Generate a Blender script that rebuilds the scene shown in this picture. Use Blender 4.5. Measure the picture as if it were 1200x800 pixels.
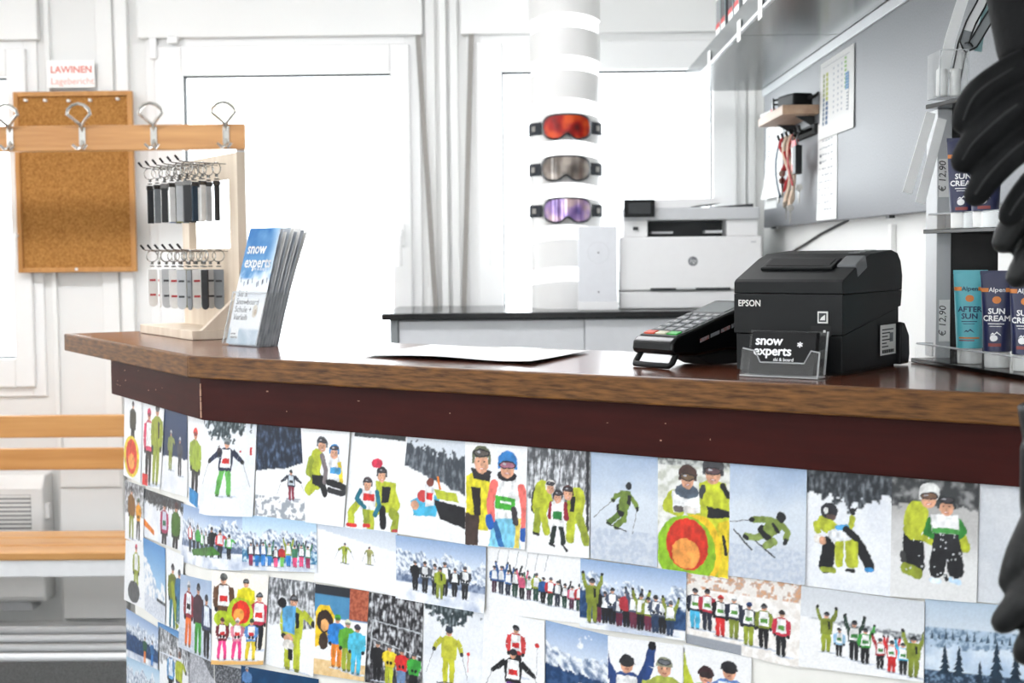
import bpy, bmesh, math, random
from math import sin, cos, pi, radians, sqrt, atan2
from mathutils import Matrix, Vector, noise

# ------------------------------------------------------------------ camera, world, light, exposure
for _o in list(bpy.data.objects):
    bpy.data.objects.remove(_o, do_unlink=True)
scene = bpy.context.scene
COL = scene.collection
EYE = 1.32
YAW, PITCH, ROLL = radians(0.87), radians(-3.62), radians(-0.57)
CAMROT = Matrix.Rotation(YAW, 4, 'Z') @ Matrix.Rotation(pi / 2 + PITCH, 4, 'X') @ Matrix.Rotation(ROLL, 4, 'Z')
cam_data = bpy.data.cameras.new('camera')
cam_data.sensor_width = 36.0
cam_data.lens = 50.0
cam_data.clip_start = 0.05
cam_data.dof.use_dof = True
cam_data.dof.focus_distance = 1.95
cam_data.dof.aperture_fstop = 9.0
cam = bpy.data.objects.new('camera', cam_data)
cam.matrix_world = Matrix.Translation((0, 0, EYE)) @ CAMROT
COL.objects.link(cam)
scene.camera = cam

world = bpy.data.worlds.new('overcast_sky')
scene.world = world
world.use_nodes = True
world.node_tree.nodes['Background'].inputs[0].default_value = (0.93, 0.97, 1.0, 1)
world.node_tree.nodes['Background'].inputs[1].default_value = 3.6

scene.view_settings.view_transform = 'Standard'
scene.view_settings.look = 'None'
scene.view_settings.gamma = 1.0
scene.view_settings.use_curve_mapping = False
scene.view_settings.exposure = 0.95
LAMP_STRENGTH = 9.8

# ------------------------------------------------------------------ helpers
def lin(c):
    return tuple(((v / 255.0) / 12.92 if v <= 10 else ((v / 255.0 + 0.055) / 1.055) ** 2.4) for v in c)

# camera rays of the 1200x800 frame, used only to read real positions on known planes
FPX = 1200 * 50.0 / 36.0
def ray(px, py):
    return CAMROT.to_3x3() @ Vector(((px - 600) / FPX, -(py - 400) / FPX, -1.0))
def on_z(px, py, z):
    d = ray(px, py); t = (z - EYE) / d.z
    return Vector((0, 0, EYE)) + d * t
def on_y(px, py, y):
    d = ray(px, py)
    return Vector((0, 0, EYE)) + d * (y / d.y)
def on_x(px, py, x):
    d = ray(px, py)
    return Vector((0, 0, EYE)) + d * (x / d.x)
def on_plane(px, py, p0, n):
    d = ray(px, py); o = Vector((0, 0, EYE))
    return o + d * ((Vector(p0) - o).dot(n) / d.dot(n))

MATS = {}
def _new(name):
    m = bpy.data.materials.new(name)
    m.use_nodes = True
    nt = m.node_tree
    for n in list(nt.nodes):
        nt.nodes.remove(n)
    out = nt.nodes.new('ShaderNodeOutputMaterial')
    MATS[name] = m
    return m, nt, out

def mat(name, rgb, rough=0.5, metal=0.0, spec=0.5, vary=0.06, scale=40.0, bump=0.0, stretch=(1, 1, 1), rgb2=None, coat=0.0, detail=4):
    m, nt, out = _new(name)
    b = nt.nodes.new('ShaderNodeBsdfPrincipled')
    tc = nt.nodes.new('ShaderNodeTexCoord')
    mp = nt.nodes.new('ShaderNodeMapping')
    mp.inputs['Scale'].default_value = stretch
    nz = nt.nodes.new('ShaderNodeTexNoise')
    nz.inputs['Scale'].default_value = scale
    nz.inputs['Detail'].default_value = detail
    rp = nt.nodes.new('ShaderNodeValToRGB')
    a = lin(rgb)
    if rgb2 is None:
        c0 = tuple(max(0, v * (1 - vary)) for v in a); c1 = tuple(min(1, v * (1 + vary)) for v in a)
    else:
        c0, c1 = a, lin(rgb2)
    rp.color_ramp.elements[0].position = 0.3
    rp.color_ramp.elements[1].position = 0.7
    rp.color_ramp.elements[0].color = (*c0, 1)
    rp.color_ramp.elements[1].color = (*c1, 1)
    nt.links.new(tc.outputs['Object'], mp.inputs['Vector'])
    nt.links.new(mp.outputs[0], nz.inputs['Vector'])
    nt.links.new(nz.outputs['Fac'], rp.inputs[0])
    nt.links.new(rp.outputs[0], b.inputs['Base Color'])
    b.inputs['Roughness'].default_value = rough
    b.inputs['Metallic'].default_value = metal
    b.inputs['Specular IOR Level'].default_value = spec
    b.inputs['Coat Weight'].default_value = coat
    b.inputs['Coat Roughness'].default_value = 0.12
    if bump:
        bp = nt.nodes.new('ShaderNodeBump')
        bp.inputs['Strength'].default_value = bump
        bp.inputs['Distance'].default_value = 0.002
        nt.links.new(nz.outputs['Fac'], bp.inputs['Height'])
        nt.links.new(bp.outputs[0], b.inputs['Normal'])
    nt.links.new(b.outputs[0], out.inputs[0])
    return m

def _mu(nt, fr, gain):
    """fresnel x gain, then x (outer side only)"""
    g = nt.nodes.new('ShaderNodeMath'); g.operation = 'MULTIPLY'; g.inputs[1].default_value = gain
    m = nt.nodes.new('ShaderNodeMath'); m.operation = 'MULTIPLY'; m.name = 'front_only'
    nt.links.new(fr.outputs[0], g.inputs[0]); nt.links.new(g.outputs[0], m.inputs[0])
    return m

def mat_clear(name, tint=(0.97, 0.98, 0.98), ior=1.45, rough=0.02, gain=1.0, haze=0.0, hazecol=(0.9, 0.9, 0.9)):
    m, nt, out = _new(name)
    tr = nt.nodes.new('ShaderNodeBsdfTransparent'); tr.inputs[0].default_value = (*tint, 1)
    gl = nt.nodes.new('ShaderNodeBsdfGlossy'); gl.inputs['Roughness'].default_value = rough
    fr = nt.nodes.new('ShaderNodeFresnel'); fr.inputs['IOR'].default_value = ior
    ge = nt.nodes.new('ShaderNodeNewGeometry'); fs_ = nt.nodes.new('ShaderNodeMath'); fs_.operation = 'SUBTRACT'; fs_.inputs[0].default_value = 1.0
    nt.links.new(ge.outputs['Backfacing'], fs_.inputs[1]); nt.links.new(fs_.outputs[0], _mu(nt, fr, gain).inputs[1])
    mu = nt.nodes['front_only']
    mx = nt.nodes.new('ShaderNodeMixShader')
    nt.links.new(mu.outputs[0], mx.inputs[0])
    nt.links.new(tr.outputs[0], mx.inputs[1]); nt.links.new(gl.outputs[0], mx.inputs[2])
    last = mx
    if haze:
        df = nt.nodes.new('ShaderNodeBsdfDiffuse'); df.inputs[0].default_value = (*hazecol, 1)
        m2 = nt.nodes.new('ShaderNodeMixShader'); m2.inputs[0].default_value = haze
        nt.links.new(mx.outputs[0], m2.inputs[1]); nt.links.new(df.outputs[0], m2.inputs[2])
        last = m2
    nt.links.new(last.outputs[0], out.inputs[0])
    return m

def mat_emit(name, rgb, strength):
    m, nt, out = _new(name)
    e = nt.nodes.new('ShaderNodeEmission')
    e.inputs[0].default_value = (*lin(rgb), 1); e.inputs[1].default_value = strength
    nt.links.new(e.outputs[0], out.inputs[0])
    return m

def mat_print(name, rough=0.35, spec=0.4):
    m, nt, out = _new(name)
    b = nt.nodes.new('ShaderNodeBsdfPrincipled')
    at = nt.nodes.new('ShaderNodeAttribute'); at.attribute_name = 'ink'
    nt.links.new(at.outputs['Color'], b.inputs['Base Color'])
    b.inputs['Roughness'].default_value = rough
    b.inputs['Specular IOR Level'].default_value = spec
    nt.links.new(b.outputs[0], out.inputs[0])
    return m

def mat_wood(name, dark, light, axis, rough=0.3, coat=0.3, freq=14.0, spec=0.5, bump=0.05):
    """wood with the grain along the object's local axis 0/1/2"""
    st = [freq, freq, freq]; st[axis] = 0.9
    return mat(name, dark, rough=rough, spec=spec, scale=3.0, bump=bump, stretch=tuple(st), rgb2=light, coat=coat, detail=8)

MW = {}
class MB:
    def __init__(s, M=None):
        s.v = []; s.f = []; s.m = []; s.M = M or Matrix.Identity(4)
    def add(s, vs, fs, m=0, M=None):
        T = s.M @ M if M is not None else s.M
        b = len(s.v)
        s.v += [T @ Vector(p) for p in vs]
        s.f += [tuple(b + i for i in f) for f in fs]
        s.m += [m] * len(fs)
        return s
    def box(s, x0, x1, y0, y1, z0, z1, m=0, M=None):
        vs = [(x0, y0, z0), (x1, y0, z0), (x1, y1, z0), (x0, y1, z0), (x0, y0, z1), (x1, y0, z1), (x1, y1, z1), (x0, y1, z1)]
        return s.add(vs, [(0, 3, 2, 1), (4, 5, 6, 7), (0, 1, 5, 4), (1, 2, 6, 5), (2, 3, 7, 6), (3, 0, 4, 7)], m, M)
    def prism(s, poly, z0, z1, m=0, M=None):
        n = len(poly)
        ar = sum(poly[i][0] * poly[(i + 1) % n][1] - poly[(i + 1) % n][0] * poly[i][1] for i in range(n))
        if ar < 0: poly = poly[::-1]
        vs = [(x, y, z0) for x, y in poly] + [(x, y, z1) for x, y in poly]
        fs = [tuple(range(n - 1, -1, -1)), tuple(range(n, 2 * n))] + [(i, (i + 1) % n, n + (i + 1) % n, n + i) for i in range(n)]
        return s.add(vs, fs, m, M)
    def tube(s, pts, r, n=8, m=0, M=None, closed=False):
        pts = [Vector(p) for p in pts]; k = len(pts)
        rs = r if isinstance(r, (list, tuple)) else [r] * k
        vs = []; fs = []; up = None
        for i, p in enumerate(pts):
            if closed: t = pts[(i + 1) % k] - pts[i - 1]
            else: t = pts[min(i + 1, k - 1)] - pts[max(i - 1, 0)]
            t.normalize()
            if up is None:
                up = Vector((0, 0, 1)) if abs(t.z) < 0.9 else Vector((1, 0, 0))
            a = t.cross(up)
            if a.length < 1e-5: a = t.cross(Vector((0, 1, 0)))
            a.normalize(); bb = a.cross(t); up = bb
            for j in range(n):
                an = 2 * pi * j / n
                vs.append(p + (a * cos(an) + bb * sin(an)) * rs[i])
        kk = k if closed else k - 1
        for i in range(kk):
            for j in range(n):
                a0 = i * n + j; a1 = i * n + (j + 1) % n; i2 = (i + 1) % k
                fs.append((a0, a1, i2 * n + (j + 1) % n, i2 * n + j))
        if not closed:
            fs.append(tuple(range(n - 1, -1, -1))); fs.append(tuple((k - 1) * n + j for j in range(n)))
        return s.add(vs, fs, m, M)
    def lathe(s, prof, n=24, m=0, M=None, caps=True):
        vs = []; fs = []
        for r, z in prof:
            for j in range(n):
                vs.append((r * cos(2 * pi * j / n), r * sin(2 * pi * j / n), z))
        for i in range(len(prof) - 1):
            for j in range(n):
                fs.append((i * n + j, i * n + (j + 1) % n, (i + 1) * n + (j + 1) % n, (i + 1) * n + j))
        if caps:
            fs.append(tuple(range(n - 1, -1, -1))); fs.append(tuple((len(prof) - 1) * n + j for j in range(n)))
        return s.add(vs, fs, m, M)
    def ell(s, c, r, nu=14, nv=9, m=0, M=None):
        c = Vector(c); vs = [c + Vector((0, 0, -r[2]))]; fs = []
        for i in range(1, nv):
            ph = -pi / 2 + pi * i / nv
            for j in range(nu):
                th = 2 * pi * j / nu
                vs.append(c + Vector((r[0] * cos(ph) * cos(th), r[1] * cos(ph) * sin(th), r[2] * sin(ph))))
        vs.append(c + Vector((0, 0, r[2])))
        for j in range(nu): fs.append((0, 1 + (j + 1) % nu, 1 + j))
        for i in range(nv - 2):
            for j in range(nu):
                a = 1 + i * nu
                fs.append((a + j, a + (j + 1) % nu, a + nu + (j + 1) % nu, a + nu + j))
        L = len(vs) - 1; a = 1 + (nv - 2) * nu
        for j in range(nu): fs.append((a + j, a + (j + 1) % nu, L))
        return s.add(vs, fs, m, M)
    def grid(s, fn, nu, nv, m=0, M=None):
        vs = [fn(i / nu, j / nv) for j in range(nv + 1) for i in range(nu + 1)]
        fs = [(j * (nu + 1) + i, j * (nu + 1) + i + 1, (j + 1) * (nu + 1) + i + 1, (j + 1) * (nu + 1) + i) for j in range(nv) for i in range(nu)]
        return s.add(vs, fs, m, M)
    def sheet(s, fn, nu, nv, th, m=0, M=None):
        """thin closed sheet: fn(u,v) -> (point, normal)"""
        P = [[fn(i / nu, j / nv) for i in range(nu + 1)] for j in range(nv + 1)]
        vs = []; fs = []; W = nu + 1; N = W * (nv + 1)
        for sg in (0, 1):
            for j in range(nv + 1):
                for i in range(nu + 1):
                    p, n = P[j][i]
                    vs.append(Vector(p) - Vector(n) * (th * sg))
        for j in range(nv):
            for i in range(nu):
                a = j * W + i
                fs.append((a, a + 1, a + W + 1, a + W)); fs.append((N + a, N + a + W, N + a + W + 1, N + a + 1))
        rim = [i for i in range(W)] + [j * W + nu for j in range(1, nv + 1)] + [nv * W + i for i in range(nu - 1, -1, -1)] + [j * W for j in range(nv - 1, 0, -1)]
        for k in range(len(rim)):
            a, b = rim[k], rim[(k + 1) % len(rim)]
            fs.append((b, a, N + a, N + b))
        return s.add(vs, fs, m, M)
    def build(s, name, mats, parent=None, smooth=None, bevel=0.0, seg=2, world=False):
        if not isinstance(mats, (list, tuple)): mats = [mats]
        me = bpy.data.meshes.new(name)
        vs = s.v
        if parent is not None and world:
            inv = MW[parent].inverted(); vs = [inv @ v for v in vs]
        loc = None
        if parent is None:
            xs = [v.x for v in vs]; ys = [v.y for v in vs]; zs = [v.z for v in vs]
            loc = Vector(((min(xs) + max(xs)) / 2, (min(ys) + max(ys)) / 2, min(zs)))
            vs = [v - loc for v in vs]
        me.from_pydata([tuple(v) for v in vs], [], s.f)
        for mm in mats: me.materials.append(MATS[mm] if isinstance(mm, str) else mm)
        me.polygons.foreach_set('material_index', s.m)
        if smooth is not None:
            me.polygons.foreach_set('use_smooth', [True] * len(me.polygons))
            me.set_sharp_from_angle(angle=radians(smooth))
        me.update()
        o = bpy.data.objects.new(name, me)
        COL.objects.link(o)
        if parent is not None:
            o.parent = parent; MW[o] = MW[parent]
        else:
            o.location = loc; MW[o] = Matrix.Translation(loc)
        if bevel:
            bv = o.modifiers.new('bevel', 'BEVEL'); bv.width = bevel; bv.segments = seg; bv.limit_method = 'ANGLE'; bv.angle_limit = radians(35)
            bv.harden_normals = False
        return o

def tag(o, label, cat, group=None):
    o['label'] = label; o['category'] = cat
    if group: o['group'] = group
    return o
def struct(o, label=None):
    o['kind'] = 'structure'
    if label: o['label'] = label
    return o
def thing(name, label, cat, loc=(0, 0, 0), rotz=0.0, group=None, M=None):
    o = bpy.data.objects.new(name, None)
    o.empty_display_size = 0.05
    COL.objects.link(o)
    T = M if M is not None else Matrix.Translation(loc) @ Matrix.Rotation(rotz, 4, 'Z')
    o.matrix_world = T
    MW[o] = T.copy()
    if label: tag(o, label, cat, group)
    return o
def copy_tree(o, parent=None):
    c = o.copy(); COL.objects.link(c)
    c.parent = parent
    MW[c] = MW[o].copy()
    for ch in list(o.children):
        copy_tree(ch, c)
    return c
def place(o, M):
    o.matrix_world = M; MW[o] = M.copy()

def frame(o, x, y, z):
    """matrix with given origin and axes"""
    x, y, z = Vector(x), Vector(y), Vector(z)
    return Matrix(((x.x, y.x, z.x, o[0]), (x.y, y.y, z.y, o[1]), (x.z, y.z, z.z, o[2]), (0, 0, 0, 1)))

def thicken(me, stroke):
    """heavier lettering: the same glyphs repeated a hair apart"""
    if not stroke: return
    bm = bmesh.new(); bm.from_mesh(me)
    geom = list(bm.verts) + list(bm.edges) + list(bm.faces)
    for k, (dx, dy) in enumerate(((1, 0), (.5, .5), (.5, -.5), (0, 0))):
        if k == 3: break
        r = bmesh.ops.duplicate(bm, geom=geom)
        for v in r['geom']:
            if isinstance(v, bmesh.types.BMVert): v.co += Vector((dx * stroke, dy * stroke, 1e-5 * (k + 1)))
    bm.to_mesh(me); bm.free()

def text(s, size, M, material, parent, depth=0.0, align='LEFT', name='lettering', squeeze=1.0, bold=0.0, shear=0.0, spacing=1.0, stroke=0.0):
    """flat lettering as mesh: local x to the right, y up, +z out of the surface"""
    cu = bpy.data.curves.new(name, 'FONT')
    cu.body = s; cu.size = size; cu.extrude = depth; cu.offset = bold; cu.shear = shear
    cu.space_character = spacing
    cu.align_x = align; cu.align_y = 'BOTTOM_BASELINE' if False else 'BOTTOM'
    cu.resolution_u = 3
    t = bpy.data.objects.new(name, cu)
    COL.objects.link(t)
    dg = bpy.context.evaluated_depsgraph_get()
    me = bpy.data.meshes.new_from_object(t.evaluated_get(dg))
    bpy.data.objects.remove(t, do_unlink=True)
    thicken(me, stroke)
    T = M @ Matrix.Diagonal((squeeze, 1, 1, 1))
    if parent is not None: T = MW[parent].inverted() @ T
    me.transform(T)
    me.materials.clear(); me.materials.append(MATS[material])
    o = bpy.data.objects.new(name, me)
    COL.objects.link(o)
    if parent is not None:
        o.parent = parent; MW[o] = MW[parent]
    return o

# flat print drawn with coloured patches on a thin sheet -----------------------------
class Print:
    """drawing area W x H (any unit), y downwards; convex patches stacked in layers"""
    def __init__(s, W, H):
        s.W = W; s.H = H; s.polys = []; s.bgf = None; s.res = (2, 2)
    def bg(s, fn, nu, nv):
        s.bgf = fn; s.res = (nu, nv)
    def poly(s, pts, c, clip=True):
        if clip:
            for ax, lim, sg in ((0, 0.0, 1), (0, s.W, -1), (1, 0.0, 1), (1, s.H, -1)):
                out = []
                for i in range(len(pts)):
                    a, b = pts[i - 1], pts[i]
                    da, db = (a[ax] - lim) * sg, (b[ax] - lim) * sg
                    if (da >= 0) != (db >= 0):
                        t = da / (da - db)
                        out.append((a[0] + (b[0] - a[0]) * t, a[1] + (b[1] - a[1]) * t))
                    if db >= 0: out.append(b)
                pts = out
                if len(pts) < 3: return
        s.polys.append((pts, lin(c)))
    def rect(s, x, y, w, h, c): s.poly([(x, y), (x + w, y), (x + w, y + h), (x, y + h)], c)
    def ell(s, x, y, rx, ry, c, n=12, a0=0.0, a1=2 * pi):
        k = n if a1 - a0 > 6.2 else n + 1
        s.poly([(x + rx * cos(a0 + (a1 - a0) * i / n), y + ry * sin(a0 + (a1 - a0) * i / n)) for i in range(k)], c)
    def line(s, x0, y0, x1, y1, w0, c, w1=None):
        w1 = w0 if w1 is None else w1
        dx, dy = x1 - x0, y1 - y0; L = sqrt(dx * dx + dy * dy) or 1
        nx, ny = -dy / L / 2, dx / L / 2
        s.poly([(x0 + nx * w0, y0 + ny * w0), (x1 + nx * w1, y1 + ny * w1), (x1 - nx * w1, y1 - ny * w1), (x0 - nx * w0, y0 - ny * w0)], c)
    def mesh(s, name, surf, material, parent=None, lift=0.00008, thick=0.0003, back=(235, 235, 232), world=True):
        """surf(u, v, n) -> world point with u right, v down in 0..1 and n off the sheet"""
        nu, nv = s.res
        vs = []; fs = []; cs = []
        W1 = nu + 1; N = W1 * (nv + 1)
        bgc = []
        for j in range(nv + 1):
            for i in range(nu + 1):
                u, v = i / nu, j / nv
                vs.append(surf(u, v, 0.0)); bgc.append(s.bgf(u, v))
        for j in range(nv):
            for i in range(nu):
                a = j * W1 + i
                q = (a + W1, a + W1 + 1, a + 1, a)
                fs.append(q); cs += [bgc[k] for k in q]
        for j in range(nv + 1):
            for i in range(nu + 1):
                vs.append(surf(i / nu, j / nv, -thick))
        bk = lin(back)
        fs.append(tuple(N + k for k in range(0))) if False else None
        rim = [i for i in range(W1)] + [j * W1 + nu for j in range(1, nv + 1)] + [nv * W1 + i for i in range(nu - 1, -1, -1)] + [j * W1 for j in range(nv - 1, 0, -1)]
        for j in range(nv):
            for i in range(nu):
                a = N + j * W1 + i
                fs.append((a, a + 1, a + W1 + 1, a + W1)); cs += [bk] * 4
        for k in range(len(rim)):
            a, b = rim[k], rim[(k + 1) % len(rim)]
            fs.append((a, b, N + b, N + a)); cs += [bk] * 4
        for li, (pts, c) in enumerate(s.polys):
            b = len(vs); n = lift * (1 + li * 0.12)
            for x, y in pts: vs.append(surf(x / s.W, y / s.H, n))
            fs.append(tuple(range(b + len(pts) - 1, b - 1, -1)) if False else tuple(range(b, b + len(pts))))
            cs += [c] * len(pts)
        if parent is not None and world:
            inv = MW[parent].inverted(); vs = [inv @ v for v in vs]
        loc = None
        if parent is None:
            loc = Vector([(min(v[k] for v in vs) + max(v[k] for v in vs)) / 2 for k in range(3)])
            vs = [v - loc for v in vs]
        me = bpy.data.meshes.new(name)
        me.from_pydata([tuple(v) for v in vs], [], fs)
        at = me.color_attributes.new('ink', 'FLOAT_COLOR', 'CORNER')
        flat = []
        for c in cs: flat += [c[0], c[1], c[2], 1.0]
        at.data.foreach_set('color', flat)
        me.materials.append(MATS[material])
        me.update()
        o = bpy.data.objects.new(name, me); COL.objects.link(o)
        if parent is not None: o.parent = parent; MW[o] = MW[parent]
        else: o.location = loc; MW[o] = Matrix.Translation(loc)
        return o

import numpy as np
def vnoise(x, y, seed):
    """smooth lattice noise, 0..1"""
    xi = np.floor(x).astype(np.int64); yi = np.floor(y).astype(np.int64)
    xf = x - xi; yf = y - yi
    xf = xf * xf * (3 - 2 * xf); yf = yf * yf * (3 - 2 * yf)
    def h(a, b):
        n = (a * 374761393 + b * 668265263 + seed * 974634777) & 0xffffffff
        n = ((n ^ (n >> 13)) * 1274126177) & 0xffffffff
        return ((n ^ (n >> 16)) & 0xffff) / 65535.0
    return (h(xi, yi) * (1 - xf) + h(xi + 1, yi) * xf) * (1 - yf) + (h(xi, yi + 1) * (1 - xf) + h(xi + 1, yi + 1) * xf) * yf
def bilin(Aa, nu, nv):
    """resample array (rows, cols, k) to (nv+1, nu+1, k)"""
    r, c = Aa.shape[:2]
    y = np.linspace(0, r - 1, nv + 1); x = np.linspace(0, c - 1, nu + 1)
    y0 = np.minimum(y.astype(int), r - 2); x0 = np.minimum(x.astype(int), c - 2)
    fy = (y - y0)[:, None, None]; fx = (x - x0)[None, :, None]
    return (Aa[y0][:, x0] * (1 - fx) + Aa[y0][:, x0 + 1] * fx) * (1 - fy) + (Aa[y0 + 1][:, x0] * (1 - fx) + Aa[y0 + 1][:, x0 + 1] * fx) * fy
def photo_mesh(pr, name, surf, material, seed, cell=1.15):
    """photographic print: the drawn scene is developed dot by dot on the sheet with grain and cloth folds"""
    nu, nv = max(10, int(pr.W / cell)), max(10, int(pr.H / cell))
    bu, bv = pr.res
    bgc = np.array([[pr.bgf(i / bu, j / bv) for i in range(bu + 1)] for j in range(bv + 1)])
    col = bilin(bgc, nu, nv)
    X, Y = np.meshgrid(np.linspace(0, pr.W, nu + 1), np.linspace(0, pr.H, nv + 1))
    g1 = vnoise(X / 2.2, Y / 2.2, seed); g2 = vnoise(X / 5.0 + 9, Y / 8.0, seed + 1); g3 = vnoise(X / 1.2, Y / 1.2, seed + 2)
    col = col * (1 + .10 * (g1 - .5) + .06 * (g3 - .5))[..., None]
    wob = min(1.0, pr.H / 110.0)
    Xd = X + wob * (1.5 * (vnoise(X / 5.0, Y / 5.0, seed + 3) - .5) + 1.0 * (vnoise(X / 2.4, Y / 2.4, seed + 4) - .5))
    Yd = Y + wob * (1.5 * (vnoise(X / 5.0, Y / 5.0, seed + 5) - .5) + 1.0 * (vnoise(X / 2.4, Y / 2.4, seed + 6) - .5))
    fold = np.clip(1 + .62 * (g2 - .5) + .22 * (g1 - .5), .45, 1.4)
    for pts, c in pr.polys:
        xs = [p[0] for p in pts]; ys = [p[1] for p in pts]
        i0 = max(0, int((min(xs) - 3) / pr.W * nu)); i1 = min(nu + 1, int((max(xs) + 3) / pr.W * nu) + 2)
        j0 = max(0, int((min(ys) - 3) / pr.H * nv)); j1 = min(nv + 1, int((max(ys) + 3) / pr.H * nv) + 2)
        if i1 <= i0 or j1 <= j0: continue
        x = Xd[j0:j1, i0:i1]; y = Yd[j0:j1, i0:i1]
        d = np.full(x.shape, 1e9); ar = 0.0
        for k in range(len(pts)):
            a, b = pts[k - 1], pts[k]; ar += a[0] * b[1] - b[0] * a[1]
        sg = 1 if ar > 0 else -1
        for k in range(len(pts)):
            a, b = pts[k - 1], pts[k]; L = sqrt((b[0] - a[0]) ** 2 + (b[1] - a[1]) ** 2)
            if L < 1e-6: continue
            d = np.minimum(d, sg * ((b[0] - a[0]) * (y - a[1]) - (b[1] - a[1]) * (x - a[0])) / L)
        al = np.clip(d / (cell * .9) + .5, 0, 1)[..., None]
        cc = np.array(c)[None, None, :] * fold[j0:j1, i0:i1, None]
        col[j0:j1, i0:i1] = col[j0:j1, i0:i1] * (1 - al) + cc * al
    col = np.clip(col, 0, 1)
    # sheet
    ku, kv = min(nu, 24), min(nv, 24)
    P = bilin(np.array([[tuple(surf(i / ku, j / kv, 0.0)) for i in range(ku + 1)] for j in range(kv + 1)]), nu, nv)
    Bk = np.array([[tuple(surf(i / 8, j / 8, -.0002)) for i in range(9)] for j in range(9)])
    V = np.concatenate([P.reshape(-1, 3), Bk.reshape(-1, 3)])
    loc = (V.min(0) + V.max(0)) / 2
    V = V - loc
    W1 = nu + 1
    idx = (np.arange(nv)[:, None] * W1 + np.arange(nu)[None, :]).reshape(-1)
    F = np.stack([idx + W1, idx + W1 + 1, idx + 1, idx], 1)
    N = W1 * (nv + 1)
    ib = (np.arange(8)[:, None] * 9 + np.arange(8)[None, :]).reshape(-1) + N
    F = np.concatenate([F, np.stack([ib, ib + 1, ib + 10, ib + 9], 1)])
    me = bpy.data.meshes.new(name)
    me.vertices.add(len(V)); me.vertices.foreach_set('co', V.astype(np.float32).reshape(-1))
    me.loops.add(F.size); me.loops.foreach_set('vertex_index', F.astype(np.int32).reshape(-1))
    me.polygons.add(len(F)); me.polygons.foreach_set('loop_start', (np.arange(len(F)) * 4).astype(np.int32))
    me.update(calc_edges=True); me.validate()
    at = me.color_attributes.new('ink', 'FLOAT_COLOR', 'POINT')
    full = np.ones((len(V), 4), np.float32); full[:N, :3] = col.reshape(-1, 3); full[N:, :3] = .8
    at.data.foreach_set('color', full.reshape(-1))
    me.materials.append(MATS[material])
    o = bpy.data.objects.new(name, me); COL.objects.link(o)
    o.location = Vector(loc); MW[o] = Matrix.Translation(Vector(loc))
    return o

# ------------------------------------------------------------------ materials
mat('wall_white', (232, 232, 230), rough=0.55, vary=0.015, scale=3)
mat('trim_white', (236, 236, 234), rough=0.4, vary=0.012, scale=5)
mat('groove_grey', (196, 197, 196), rough=0.6, vary=0.03)
mat('frame_white', (238, 238, 237), rough=0.3, vary=0.01, scale=6)
mat('gasket', (52, 55, 56), rough=0.6)
mat('strap_grey', (150, 146, 141), rough=0.8, vary=0.12, scale=200)
mat_clear('window_glass', tint=(0.98, 0.99, 0.99), gain=0.9)
mat('ceiling_white', (236, 236, 234), rough=0.8, vary=0.01)
mat('carpet', (96, 97, 98), rough=0.95, spec=0.1, scale=190, bump=0.9, rgb2=(150, 151, 152), detail=6)
mat('snow', (245, 248, 250), rough=0.9, vary=0.02)
mat_wood('rail_wood', (168, 116, 64), (196, 146, 90), 0, rough=0.4, coat=0.15)
mat_wood('bench_wood', (184, 128, 66), (206, 154, 92), 0, rough=0.4, coat=0.15)
mat('white_metal', (228, 229, 230), rough=0.35, vary=0.02)
mat('grey_metal', (188, 190, 191), rough=0.35, metal=0.4, vary=0.04)
mat('chrome', (215, 213, 208), rough=0.12, metal=1.0, vary=0.03)
mat('cork', (140, 94, 46), rough=0.9, spec=0.1, scale=170, rgb2=(188, 138, 78), bump=0.3, detail=6)
mat_wood('cork_frame', (176, 122, 62), (200, 146, 82), 2, rough=0.5, coat=0.0)
mat('pin_clear', (225, 225, 222), rough=0.2)
mat('paper', (244, 244, 242), rough=0.7, vary=0.01)
mat('paper_grey', (222, 224, 228), rough=0.6, vary=0.02)
mat('ink_red', (222, 112, 96), rough=0.7)
mat('ink_red_light', (236, 168, 156), rough=0.7)
mat('ink_black', (30, 30, 32), rough=0.6)
mat('ink_grey', (120, 122, 126), rough=0.6)
mat('ink_white', (244, 245, 246), rough=0.5)
mat('heater_white', (233, 233, 231), rough=0.35, vary=0.01)
mat('heater_shadow', (120, 122, 122), rough=0.7)
mat_wood('counter_wood', (88, 42, 25), (124, 68, 42), 0, rough=0.24, coat=0.5, freq=10, bump=0.015)
mat('counter_edge', (62, 36, 15), rough=0.42, spec=0.25, scale=3.0, bump=0.08, stretch=(9, 40, 70), rgb2=(132, 88, 42), detail=10)
mat('fascia', (50, 15, 12), rough=0.45, spec=0.12, coat=0.0, scale=9, rgb2=(62, 20, 16), stretch=(1, 1, 8), bump=0.02)
mat('chip', (176, 138, 116), rough=0.8)
mat('panel_cream', (238, 236, 230), rough=0.6, vary=0.02)
mat('inner_wood', (120, 74, 48), rough=0.5)
mat_print('photo_gloss', rough=0.32, spec=0.45)
mat_print('matte_print', rough=0.6, spec=0.3)
mat_wood('pale_wood', (214, 196, 174), (232, 217, 198), 2, rough=0.55, coat=0.0, spec=0.3)
mat('steel', (170, 168, 164), rough=0.2, metal=1.0, vary=0.05)
mat('steel_dark', (92, 90, 88), rough=0.25, metal=1.0, vary=0.05)
mat_clear('acrylic', tint=(0.965, 0.97, 0.97), ior=1.49, gain=1.0, haze=0.03)
mat_clear('acrylic_edge', tint=(0.86, 0.87, 0.88), ior=1.5, gain=1.6, haze=0.4, hazecol=(0.82, 0.84, 0.85))
mat('black_plastic', (15, 17, 18), rough=0.45, spec=0.25, vary=0.08, scale=300, bump=0.02)
mat('black_gloss', (10, 11, 12), rough=0.22, spec=0.3, vary=0.05)
mat('black_matt', (9, 9, 10), rough=0.7, vary=0.1)
mat('dark_grey', (44, 47, 49), rough=0.45, vary=0.05)
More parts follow.
